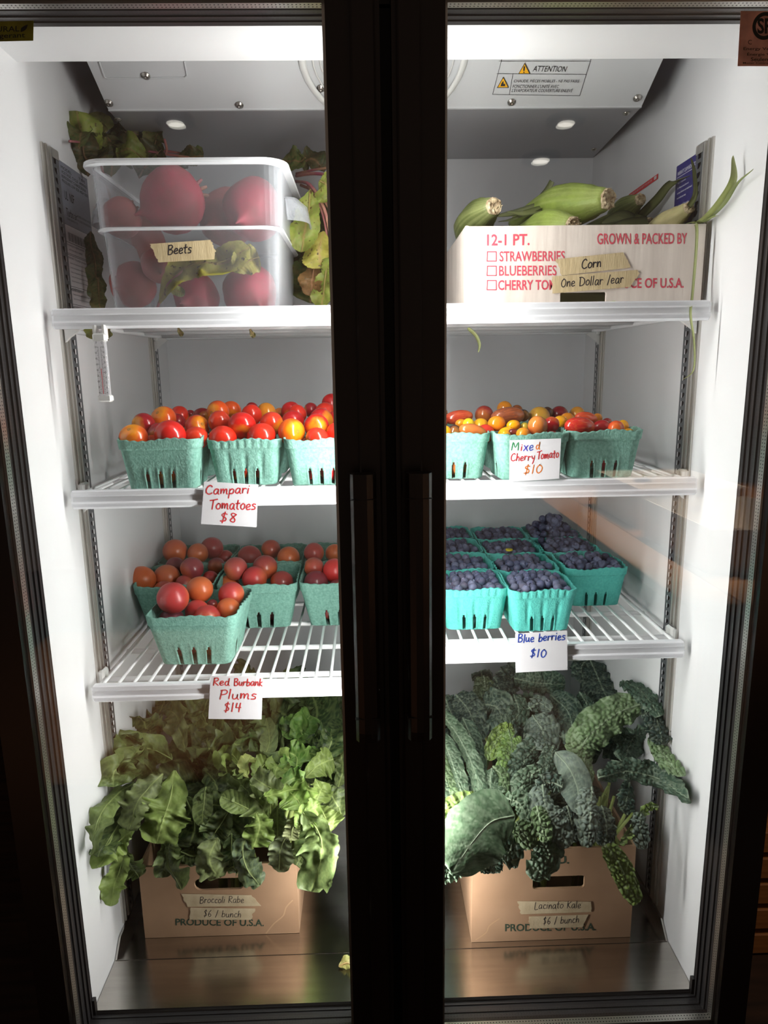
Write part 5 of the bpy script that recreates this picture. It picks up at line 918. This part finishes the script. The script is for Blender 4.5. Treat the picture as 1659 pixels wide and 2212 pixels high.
# ------------------------------------------------------------------ corn
def ear(label, P, rad, mt, cut=CORNC, ridg=.06, blades=(), cutlab=None):
    C = cat([V(p) for p in P], 22); T = thing('corn_ear', C[len(C)//2], label, 'corn', 'ears of corn in the white box')
    L = []; n = 64; up = None
    for i, c in enumerate(C):
        t = i/22; tn = (C[min(i+1, 22)]-C[max(i-1, 0)]).normalized(); 
        if up is None: up = V((0, 0, 1))
        a = tn.cross(up).normalized(); bb = a.cross(tn).normalized(); up = bb
        # t=0 tip, 1 butt
        r = rad*(math.sin(PI*min(.5, t*.62+.02)))**.7 if t < .72 else rad*(1-.55*((t-.72)/.28)**1.3)
        r = rad*((.22+.78*min(1, t/.45)**.8) if t < .6 else (1-.56*((t-.6)/.4)**1.25+(.035 if t > .8 and i % 3 == 0 else 0)))
        L.append([c+(a*math.cos(2*PI*k/n)+bb*math.sin(2*PI*k/n))*r*(1+ridg*math.sin(k*5*2*PI/n+t*3)*.35+.012*math.sin(k*2.4)+.05*max(0, math.sin(2*PI*k/n*2+t*2.5))**6) for k in range(n)])
    hb_ = MB().loops(L); rs_ = random.Random(len(label)); st_ = [rs_.choice((.05, .1, .2, .3, .42)) for _ in range(n)]; hb_.att = {'vein': [min(1, st_[q % n]+.35*max(0, (q//n)/22-.75)*4) for q in range(len(hb_.v))]}
    hb_.build('husk', HUSK, T, smooth=True).color = {CORNG: rgb(138, 158, 66), CORND: rgb(84, 96, 44), CORNP: rgb(198, 184, 136)}[mt]
    # frayed cut stalk end
    tn = (C[-1]-C[-2]).normalized(); a = tn.cross(V((0, 0, 1))).normalized(); bb = a.cross(tn); R = random.Random(len(label)); r1 = rad*.46; L = []
    for h, q in ((-.003, .98), (0, 1.0), (.003, .96), (.004, .7), (.0028, .35)): L.append([C[-1]+tn*(h+(R.uniform(-.0012, .002) if q > .6 else 0))+(a*math.cos(2*PI*k/18)+bb*math.sin(2*PI*k/18))*r1*q*(1+R.uniform(-.05, .05)) for k in range(18)])
    ct = MB().loops(L); 
    for k in range(40): an = R.uniform(0, 6.28); q = R.uniform(.2, 1)*r1; p = C[-1]+tn*.003+(a*math.cos(an)+bb*math.sin(an))*q; ct.tube([p, p+tn*R.uniform(.001, .004)+V((R.uniform(-.001, .001), 0, R.uniform(-.001, .001)))], [.0006, .0003], 4)
    ct.build('cut_stalk', cut, T, smooth=False)
    for L_, wd, col, rl in blades: leaf(T, 'husk_leaf', L_, wd, 'blade', col, R.randrange(999), rl, 0, 1)
    return T
HD = rgb(62, 72, 36); HG = rgb(120, 136, 74); HP = rgb(150, 160, 96)
A = lambda u, v, y: clampx(at(u, v, y=y), .437)
ear('big bright green corn ear lying across the top, cut stalk pointing right', [A(1105, 485, .34), A(1180, 455, .27), A(1250, 442, .22), A(1312, 430, .175)], .031, CORNG, blades=[([A(1150, 450, .28), A(1180, 415, .30), A(1192, 392, .30), A(1188, 400, .30)], .006, HD, 0), ([A(1190, 440, .25), A(1120, 460, .26), A(1070, 468, .27)], .008, HD, .3), ([A(1180, 445, .24), A(1110, 475, .24), A(1075, 480, .25)], .006, HD, .8), ([A(1170, 452, .24), A(1130, 462, .23), A(1095, 458, .25)], .006, rgb(84, 96, 50), .2)])
ear('olive corn ear at the left end with a round cut stalk facing up', [A(1020, 560, .34), A(1014, 510, .28), A(1034, 470, .21), A(1066, 446, .165)], .026, CORND, ridg=.1)
ear('pale green corn ear low at the front, half below the box edge', [A(1090, 520, .30), A(1150, 500, .24), A(1195, 487, .19), A(1236, 484, .150)], .023, CORNG)
ear('cream dry corn ear at the right end, leafy stalk tip pointing up', [A(1360, 545, .30), A(1410, 505, .24), A(1450, 478, .20), A(1487, 450, .165)], .018, CORNP, blades=[([A(1485, 450, .162), A(1500, 420, .17), A(1498, 370, .18), A(1492, 340, .18)], .0045, HD, .2), ([A(1478, 485, .19), A(1500, 482, .13), A(1506, 500, .108), A(1503, 560, .106), A(1496, 640, .1), A(1492, 680, .075), A(1500, 740, .075), A(1498, 800, .074), A(1472, 822, .074)], .0024, rgb(96, 106, 62), .9)])
ear('dark dull corn ear behind the big green one', [A(1300, 510, .42), A(1330, 475, .36), A(1355, 450, .32), A(1382, 432, .29)], .02, CORND)
ear('brown shaded corn ear lying low at the back of the box', [A(1220, 520, .40), A(1290, 500, .36), A(1350, 488, .33), A(1400, 484, .30)], .022, CORND, blades=[([A(1380, 470, .32), A(1420, 430, .31), A(1450, 395, .30), A(1492, 378, .29)], .008, HD, .2), ([A(1370, 480, .28), A(1340, 470, .26), A(1300, 482, .24)], .012, HD, 0), ([A(1400, 480, .26), A(1350, 486, .24), A(1320, 492, .2)], .01, rgb(70, 74, 40), 0)])
ear('corn ear at the right wall with long leaf tips sticking out of the box', [A(1380, 560, .35), A(1430, 535, .27), A(1470, 515, .21), A(1505, 498, .165)], .019, CORND, blades=[([A(1495, 492, .17), A(1530, 472, .15), A(1565, 430, .12), A(1587, 385, .09), A(1584, 335, .08)], .009, HP, .2), ([A(1520, 480, .15), A(1560, 440, .12), A(1590, 395, .08), A(1628, 364, .04)], .006, HG, .4), ([A(1500, 490, .16), A(1540, 470, .13), A(1552, 466, .12)], .004, HG, 0)])
leaf(bpy.data.objects['corn_ear'], 'husk_leaf', [at(1195, 640, y=.15), at(1262, 650, y=.145), at(1335, 646, y=.15)], .02, 'blade', rgb(40, 42, 22), 5, 0)  # dark blade added behind the handle hole to paint its shade
# dropped husk shreds
for i, (L_, lb) in enumerate((([A(1010, 708, .2), A(1028, 725, .2), A(1036, 745, .2), A(1033, 762, .2)], 'thin dried husk strip hanging under the top right shelf'), ([A(953, 704, .2), A(958, 716, .2), A(960, 726, .2)], 'tiny dried husk scrap hanging under the shelf beside the centre post'))):
    o = leaf(None, 'husk_strip', L_, .003, 'blade', rgb(90, 98, 56), 40+i, .2); tag(o, lb, 'husk', 'dried corn husk strips')
o = leaf(None, 'husk_scrap', [A(1290, 657, .114), A(1308, 655, .108), A(1330, 650, .10)], .002, 'blade', HP, 44, .2); tag(o, 'green husk tip poking out of the white box handle hole', 'husk')
# ------------------------------------------------------------------ tub of beets
def rrect(cx, cy, hx, hy, r, z, n=6):
    P = []
    for (sx, sy, a0) in ((1, -1, -PI/2), (1, 1, 0), (-1, 1, PI/2), (-1, -1, PI)):
        for k in range(n+1): a = a0+PI/2*k/n; P.append(V((cx+sx*(hx-r)+math.cos(a)*r, cy+sy*(hy-r)+math.sin(a)*r, z)))
    return P
tx, ty, tz = -.2575, .2245, Z1+.0006
TUB = thing('storage_tub', (tx, ty, tz), 'square translucent plastic tub of beets with tape label, on the top left shelf', 'tub')
def hb(z): return .1125+.0050*(z/.105) if z < .105 else .1215+.0035*((z-.105)/.08)
L = []
for z, e, r in ((0, -.006, .018), (.003, 0, .02), (.05, 0, .022), (.1, 0, .024)): L.append(rrect(tx, ty, hb(z)+e, hb(z)+e, r, tz+z))
L.append(rrect(tx, ty, .1175, .1175, .024, tz+.104)); 
bd = MB(); inner = [rrect(tx, ty, hb(z)-.002, hb(z)-.002, r, tz+z) for z, r in ((.104, .022), (.05, .02), (.005, .018), (.003, .016))]
bd.loops(L+inner); bd.build('tub_body', MILK, TUB, smooth=True)
bd = MB(); L = [rrect(tx, ty, .1175, .1175, .024, tz+.104), rrect(tx, ty, .1218, .1218, .026, tz+.106), rrect(tx, ty, .1245, .1245, .028, tz+.182), rrect(tx, ty, .1225, .1225, .026, tz+.182), rrect(tx, ty, .1198, .1198, .024, tz+.108), rrect(tx, ty, .1155, .1155, .022, tz+.105)]
bd.loops(L, cap0=False, cap1=False); bd.build('upper_band', MILK, TUB, smooth=False)
bd = MB(); L = [rrect(tx, ty, .1235, .1235, .026, tz+.180), rrect(tx, ty, .1335, .1335, .034, tz+.1805), rrect(tx, ty, .1345, .1345, .035, tz+.183), rrect(tx, ty, .1335, .1335, .034, tz+.1860), rrect(tx, ty, .1225, .1225, .026, tz+.1865), rrect(tx, ty, .1222, .1222, .026, tz+.181)]
bd.loops(L, cap0=False, cap1=False); bd.build('rim', MILKR, TUB, smooth=False)
bd = MB(); L = [rrect(tx, ty, q, q, .026, tz+z) for q, z in ((.1170, .1020), (.1232, .1020), (.1240, .1036), (.1232, .1054), (.1170, .1054))]; bd.loops(L, cap0=False, cap1=False); bd.build('step_ridge', MILKR, TUB, smooth=False)
for s in (-1, 1):
    bd = MB(); X = tx+s*.1225; L = []
    for k in range(17):
        q = (k-8)/8; yy = ty-.020+.055*q; e = max(0, 1-abs(q)**3); w_ = .004+.024*e; zt = tz+.158-.006*(1-e)
        L.append([V((X, yy, zt)), V((X+s*w_*.6, yy, zt-.001)), V((X+s*w_, yy, zt-.008-.010*abs(q))), V((X+s*(w_+.005*e), yy, zt-.030-.004*e)), V((X+s*(w_+.0035*e), yy, zt-.030-.004*e)), V((X+s*(w_-.002), yy, zt-.010-.010*abs(q))), V((X+s*w_*.5, yy, zt-.003)), V((X, yy, zt-.003))])
    bd.loops(L); bd.build('handle', MILK, TUB, smooth=True)
yt = ty-.1185
t1 = tape(TUB, [(323, 527), (455, 518), (465, 540), (463, 560), (343, 567), (333, 545)], yt-.0012, TAPE, 8); writing(t1, [('Beets', 363, 551, 415, 545, 20)], yt-.0014, pen=.0015)
def beet(label, u, v, y, rp, mt, top=(0, 0, 1), long=1.0):
    c = at(u, v, y=y); r = rp*((c-CAMP).dot(cF))/FOC; q = V(top).to_track_quat('Z', 'Y').to_matrix(); T = thing('beet', c, label, 'beet', 'beets in the tub'); R = random.Random(int(u))
    prof = [(-1.5, .02), (-1.3, .05), (-1.12, .13), (-.98, .34), (-.85, .56), (-.65, .78), (-.4, .93), (-.1, 1.0), (.2, .98), (.5, .86), (.72, .66), (.84, .42), (.9, .22)]
    L = [[c+q @ V((rr*r*math.cos(2*PI*k/26)*(1+.05*math.sin(k*.9+z)), rr*r*math.sin(2*PI*k/26)*(1+.04*math.cos(k*.7+z*2)), z*r*long)) for k in range(26)] for z, rr in prof]
    MB().loops(L).build('root', mt, T, smooth=True)
    b = MB()
    for k in range(6):
        a = k*1.05; p = c+q @ V((math.cos(a)*r*.16, math.sin(a)*r*.16, r*.86*long)); b.tube([p, p+(q @ V((math.cos(a)*.003, math.sin(a)*.003, .006))), p+(q @ V((math.cos(a)*.006, math.sin(a)*.006, .012)))], [.0032, .0028, .002], 6)
    b.build('stalk_stubs', STEMR, T, smooth=True); return T
beet('largest pink beet in the upper middle of the tub', 375, 432, .185, 68, BEET, (.9, .6, .5)); beet('large pink beet at the upper right of the tub', 548, 452, .185, 64, BEET, (.3, .9, .5)); beet('small brownish beet at the upper left of the tub', 262, 470, .165, 42, BEETB, (.2, .9, .6))
beet('small round beet just under the tape label', 343, 572, .155, 37, BEETB, (-.3, .9, .5)); beet('dull beet low at the left of the tub', 288, 615, .175, 48, BEETB, (.3, .9, .2)); beet('bright pink beet low at the right of the tub', 540, 632, .17, 58, BEET, (-.4, .8, .5)); beet('beet low in the middle behind the yellow leaf', 425, 640, .185, 48, BEET, (.3, .9, .3)); beet('brown-skinned beet behind the upper right pink one', 490, 470, .27, 60, BEETB, (.4, .9, .4)); beet('beet at the back left of the tub', 300, 520, .29, 55, BEETB, (.2, .9, .4))
# beet greens
BG1 = rgb(98, 106, 54); BG2 = rgb(78, 96, 46); BG3 = rgb(168, 164, 70); BG4 = rgb(128, 144, 60); BG5 = rgb(112, 84, 44); BG6 = rgb(64, 76, 44)
def greens(name, label, loc, leaves, stems, group='beet greens around the tub', ok='blade'):
    T = thing(name, loc, label, 'beet greens', group)
    for i, (L_, wd, c, rl) in enumerate(leaves): leaf(T, 'leaf', L_, wd, 'beet', c, 60+i+int(loc[0]*100), rl, .2, 1.1)
    for L_, r in stems: MB().tube(cat([V(p) for p in L_], 12), r, 6).build('stem', STEMR, T, smooth=True)
    return T
greens('beet_greens', 'wilted dark beet greens piled behind the tub at its left', (-.38, .4, 1.2), [([A(215, 330, .40), A(185, 300, .40), A(165, 240, .40)], .028, BG4, 0), ([A(230, 330, .39), A(205, 310, .38), A(175, 300, .38)], .025, BG1, .4), ([A(190, 350, .40), A(180, 330, .40), A(178, 290, .40)], .022, BG6, .2), ([A(330, 330, .42), A(320, 300, .43), A(335, 275, .43)], .026, BG2, .2), ([A(345, 345, .40), A(335, 310, .40), A(350, 282, .40)], .020, BG1, -.3), ([A(300, 345, .40), A(265, 325, .40), A(235, 310, .40)], .024, BG2, .2), ([A(270, 335, .42), A(250, 310, .42), A(230, 290, .42)], .022, BG6, 0), ([A(300, 330, .44), A(280, 300, .44), A(250, 285, .44)], .022, BG6, .3), ([A(320, 350, .38), A(290, 330, .38), A(250, 330, .38)], .022, BG4, .2), ([A(240, 350, .38), A(215, 330, .37), A(200, 345, .37)], .02, BG2, .2), ([A(400, 345, .42), A(430, 332, .42), A(440, 330, .42)], .010, BG2, .2), ([A(350, 340, .44), A(330, 345, .44), A(300, 355, .44)], .03, BG6, 0), ([A(190, 380, .37), A(195, 350, .37), A(215, 320, .37)], .03, BG6, .1), ([A(240, 380, .38), A(250, 350, .38), A(270, 315, .38)], .032, BG2, .1), ([A(300, 385, .39), A(320, 350, .39), A(350, 322, .39)], .03, BG6, -.1), ([A(170, 320, .3), A(178, 290, .3), A(195, 262, .3)], .022, BG2, .3), ([A(185, 270, .33), A(205, 262, .33), A(228, 285, .33)], .02, BG1, .2), ([A(240, 300, .4), A(270, 285, .4), A(300, 292, .4)], .016, BG6, .2), ([A(380, 370, .40), A(400, 345, .40), A(440, 338, .40)], .016, BG6, .2)],
       [([A(150, 305, .36), A(180, 310, .36), A(210, 335, .37), A(250, 470, .38)], .0018), ([A(290, 320, .40), A(340, 330, .40), A(420, 342, .40)], .0022), ([A(330, 322, .42), A(400, 333, .42), A(470, 350, .42)], .002), ([A(355, 300, .38), A(360, 325, .39), A(350, 345, .40)], .0022)])
greens('beet_greens', 'yellow-green beet greens spilling down between the tub and centre post', (-.08, .3, 1.0), [([A(660, 340, .36), A(645, 350, .37), A(610, 345, .38)], .020, BG2, 0), ([A(700, 370, .36), A(680, 350, .37), A(650, 345, .37)], .022, BG6, .2), ([A(670, 410, .24), A(665, 470, .235), A(650, 545, .23)], .022, BG4, .1), ([A(690, 390, .24), A(705, 400, .24), A(725, 430, .24)], .024, BG4, .2), ([A(700, 500, .24), A(690, 540, .24), A(695, 580, .24)], .026, BG3, .2), ([A(680, 560, .25), A(675, 600, .25), A(672, 640, .25)], .018, BG5, .2), ([A(705, 580, .24), A(700, 620, .24), A(698, 665, .24)], .020, BG4, .4), ([A(730, 480, .25), A(735, 560, .25), A(730, 640, .25)], .028, BG4, 0), ([A(690, 520, .33), A(680, 600, .33), A(670, 655, .33)], .04, BG2, 0), ([A(720, 400, .35), A(725, 480, .35), A(720, 560, .35)], .05, BG6, 0), ([A(665, 440, .35), A(660, 520, .35), A(650, 600, .34)], .03, BG6, 0)],
       [([A(640, 380, .36), A(680, 375, .30), A(730, 385, .26), A(760, 420, .25)], .0026), ([A(640, 392, .36), A(670, 400, .27), A(700, 450, .245), A(716, 520, .24)], .0026), ([A(650, 400, .34), A(690, 420, .26), A(720, 470, .245), A(735, 540, .24)], .0024), ([A(640, 375, .38), A(690, 365, .33), A(740, 360, .3)], .002), ([A(665, 400, .3), A(690, 440, .26), A(705, 500, .25), (A(706, 560, .25))], .0022)])
greens('beet_greens', 'dark beet greens drooping between the tub and the left wall', (-.41, .2, 1.0), [([A(205, 560, .25), A(208, 600, .25), A(214, 650, .25)], .016, BG2, .1), ([A(196, 500, .27), A(200, 540, .27), A(212, 600, .26)], .014, BG6, .1), ([A(212, 600, .22), A(214, 640, .22), A(222, 672, .22)], .012, BG1, .1), ([A(206, 705, .13), A(200, 718, .13), A(196, 732, .13)], .010, BG4, .2), ([A(236, 708, .14), A(236, 720, .14), A(232, 735, .14)], .007, BG1, .2)], [])
T = greens('beet_leaf', 'big yellow spotted beet leaf pressed against the inside front of the tub', (-.25, .118, 1.02), [([A(345, 655, .118), A(375, 600, .118), A(420, 570, .117), A(480, 565, .117), A(540, 535, .117)], .021, BG3, .1), ([A(500, 585, .119), A(530, 565, .119), A(560, 555, .119)], .02, BG3, .3), ([A(365, 620, .12), A(380, 628, .12), A(400, 636, .12)], .007, BG4, .1)], [([A(336, 680, .12), A(345, 650, .119), A(362, 615, .118), A(395, 585, .118)], .0018)], group='loose beet leaves')
for i, (u, v, y, lb) in enumerate(((390, 722, .16, 'tiny dried leaf scrap hanging under the top left shelf, left one'), (545, 725, .17, 'tiny dried leaf scrap hanging under the top left shelf, right one'))):
    o = leaf(None, 'leaf_scrap', [A(u-5, v-14, y), A(u, v-4, y), A(u+5, v+4, y)], .004, 'beet', BG1, 70+i, .2); tag(o, lb, 'leaf scrap', 'leaf scraps caught in the wires')
o = leaf(None, 'leaf_scrap', [at(732, 2088, z=.003), at(748, 2080, z=.008), at(766, 2086, z=.004)], .010, 'beet', rgb(150, 150, 80), 73, 0, .2, facing=V((0, -.3, 1)).normalized()); o.color = rgb(120, 124, 66); tag(o, 'small pale green leaf scrap lying on the steel floor', 'leaf scrap')
# ------------------------------------------------------------------ thermometer
TH = thing('thermometer', tuple(at(225, 870, y=.082)), 'small white tube thermometer hanging from the top left shelf rail', 'thermometer')
y = .078; c0 = at(214, 712, y=y); c1 = at(229, 868, y=y); ax = (c1-c0)
def tp(f): return c0+ax*f
rt_ = V((1, 0, 0)); 
for f0, f1, w_, nm, mt in ((.05, .17, .0095, 'top_cap', CLIPM), (.90, 1.0, .0100, 'bottom_cap', CLIPM)):
    a, c = tp(f0), tp(f1); b = MB(); b.box((min(a.x, c.x)-w_+.001, y-.005, c.z), (max(a.x, c.x)+w_-.001, y+.006, a.z), .0018); b.build(nm, mt, TH)
a = tp(.0); b = MB()
for sx in (-.007, .005): b.box((a.x+sx-.001, y-.002, a.z-.012), (a.x+sx+.002, y+.012, a.z+.006))
b.build('hanging_clip', CLIPM, TH)
b = MB(); q0, q1 = tp(.92), tp(.15)
b.loops([[V((q.x+.0080*math.cos(k*PI/8), y+.0045*math.sin(k*PI/8), q.z)) for k in range(16)] for q in (q0, q1)]); b.build('clear_tube', CLEAR, TH, smooth=True)
b = MB(); a, c = tp(.16)+V((0, -.0052, 0)), tp(.91)+V((0, -.0052, 0)); b.add([a+rt_*-.0062, a+rt_*.0062, c+rt_*.0062, c+rt_*-.0062], [(0, 1, 2, 3)]); b.mi = 1
dn = (c-a)
for i in range(45):
    f = .10+.86*i/44; l_ = .0024 if i % 4 == 0 else .0014
    for s in (-1, 1): p = a+dn*f+V((s*.0011, -.0004, 0)); b.add([p, p+V((s*l_, 0, 0)), p+V((s*l_, 0, -.0004)), p+V((0, 0, -.0004))], [(0, 1, 2, 3)])
for s, labs in ((-1, ('120', '100', '80', '60', '40', '20', '0', '20', '40')), (1, ('50', '40', '30', '20', '10', '0', '-10', '-20', '-30', '-40'))):
    for i, t in enumerate(labs):
        f = .11+.84*i/(len(labs)-1); p = a+dn*f+V((-.0061 if s < 0 else .0038, -.0004, -.001)); text(b, t, (p, p+V((.0024, 0, 0)), p+V((0, 0, .0026))), .0)
for t, x in (('F', -.004), ('C', .003)): p = a+dn*.02+V((x, -.0004, -.002)); text(b, t, (p, p+V((.0016, 0, 0)), p+V((0, 0, .003))))
b.mi = 2; p = a+dn*.5+V((0, -.0006, 0)); q = a+dn*.97+V((0, -.0006, 0)); b.add([p+rt_*-.0004, p+rt_*.0004, q+rt_*.0004, q+rt_*-.0004], [(0, 1, 2, 3)])
b.build('printed_scale', [PAPER, INK['label'], INK['red']], TH)
# ------------------------------------------------------------------ price signs
def sign(name, label, quad, y, lines, pen=.0016, slant=.1, bend=.0):
    c = [at(u, v, y=y) for u, v in quad]; T = thing(name, tuple((c[2]+c[3])/2), label, 'price sign', 'handwritten price signs on white paper')
    n = 8; L = []
    for i in range(n+1):
        t = i/n; a = c[0].lerp(c[3], t); d = c[1].lerp(c[2], t); off = V((0, bend*math.sin(t*PI), 0)); L.append([a+off, d+off, d+off+V((0, .0004, 0)), a+off+V((0, .0004, 0))])
    MB().loops(L).build('paper', PAPER, T)
    b = MB(); mats = []
    for ln in lines:
        s, u0, v0, u1, v1, h, ik = ln
        if INK[ik] not in mats: mats.append(INK[ik])
        b.mi = mats.index(INK[ik]); hand(b, s, u0, v0, u1, v1, h, y-.0002, pen, slant, 3)
    b.build('handwriting', mats, T); return T
sign('price_sign', 'white paper sign reading Campari Tomatoes $8 hanging on the left rail', [(441, 1040), (558, 1047), (554, 1139), (434, 1132)], .0815, [('Campari', 444, 1068, 541, 1066, 19, 'red'), ('Tomatoes', 453, 1100, 554, 1101, 21, 'red'), ('$8', 475, 1128, 514, 1129, 20, 'red')])
sign('price_sign', 'white paper sign reading Mixed Cherry Tomato $10 in many colours, leaning on a basket', [(1101, 951), (1212, 947), (1208, 1034), (1100, 1041)], .0830, [('M', 1105, 972, 1122, 972, 17, 'green'), ('i', 1125, 973, 1129, 973, 15, 'red'), ('x', 1131, 973, 1142, 973, 19, 'violet'), ('e', 1143, 973, 1154, 972, 19, 'blue'), ('d', 1157, 970, 1168, 970, 16, 'orange'), ('Cherry', 1103, 996, 1156, 994, 16, 'red'), ('Tomato', 1160, 992, 1208, 988, 17, 'red'), ('$10', 1131, 1025, 1174, 1021, 18, 'orange')], pen=.0013)
sign('price_sign', 'white paper sign reading Red Burbank Plums $14 hanging on the lower left rail', [(455, 1460), (568, 1461), (565, 1554), (450, 1553)], .0815, [('Red', 461, 1481, 498, 1481, 16, 'red'), ('Burbank', 506, 1481, 568, 1482, 15, 'red'), ('Plums', 475, 1510, 556, 1510, 20, 'red'), ('$14', 484, 1538, 522, 1538, 19, 'red')])
sign('price_sign', 'white paper sign reading Blueberries $10 in blue, hanging on the lower right rail', [(1113, 1369), (1225, 1362), (1226, 1447), (1114, 1453)], .0815, [('Blue berries', 1119, 1388, 1222, 1382, 17, 'blue'), ('$10', 1145, 1420, 1182, 1420, 17, 'blue')])
# ------------------------------------------------------------------ dim shop around
cr = thing('wooden_crate', (.98, .45, -.25), 'stack of pine slats standing on the dark floor right of the refrigerator', 'crate')
for k in range(5): MB().box((.70, .30, -.245+.058*k), (1.3, .32, -.245+.058*k+.045), .002).build('slat', PINE, cr)
for x in (.70, 1.27): MB().box((x, .32, -.25), (x+.03, .60, .05), .002).build('post', PINE, cr)
MB().box((.70, .32, -.02), (1.3, .60, .0), .002).build('top_board', PINE, cr)
LAMP = emis('lamp_glow', (1, .95, .85, 1), 4.5)
for u, v in ((380, 270), (1222, 270), (1168, 350)):
    p = at(u, v, y=2.7); p = V((p.x, -.13-p.y, p.z)); L = thing('ceiling_lamp', tuple(p), 'round ceiling lamp of the shop, seen only mirrored in the door glass', 'lamp', 'shop ceiling lamps')
    MB().loops([[p+V((math.cos(k*PI/12)*r, math.sin(k*PI/12)*r, z)) for k in range(24)] for r, z in ((.04, .0), (.04, .004), (.037, .006))]).build('diffuser', LAMP, L)
    MB().loops([[p+V((math.cos(k*PI/12)*r, math.sin(k*PI/12)*r, z)) for k in range(24)] for r, z in ((.09, .006), (.09, .03), (.03, .05))]).build('housing', BLACKM, L)

# wooden market table with crates, seen mirrored in the right door
tb = thing('market_table', (1.5, -1.9, -.25), 'pine market table facing the refrigerator, seen only mirrored in the right door', 'table')
for k in range(9): MB().box((.82+.15*k, -2.9, .265), (.82+.15*k+.146, -1.0, .30), .003).build('plank', PINE, tb)
for x, y in ((.88, -1.1), (.88, -2.8), (2.0, -1.1), (2.0, -2.8)): MB().box((x-.03, y-.03, -.25), (x+.03, y+.03, .265), .003).build('leg', PINE, tb)
for i, (x, y, w_, d_, h, lb) in enumerate(((1.0, -1.75, .42, .5, .14, 'nearest'), (1.02, -2.35, .42, .5, .16, 'middle'), (1.5, -1.6, .42, .5, .12, 'outer'))):
    T, f = carton('produce_crate', 'open white produce crate on the market table, the '+lb+' one, seen only mirrored', x, x+w_, y, y+d_, .3005, h, WCARD, WCARD, (w_/2, h*.7, .08, .02, .009), group='white produce crates on the market table')
rg = MB().box((-1.5, -2.3, -.249), (-.35, -1.1, -.238), .004).build('added_haze_mat', mat('haze_mat_brown', rgb(150, 110, 80), .95, nscale=60, ncol=rgb(120, 84, 58), bump=1, bscale=200)); tag(rg, 'brown mat added on the floor to mirror a warm haze in the left door', 'mat')  # invented mat, there only to mirror a brown haze over the greens
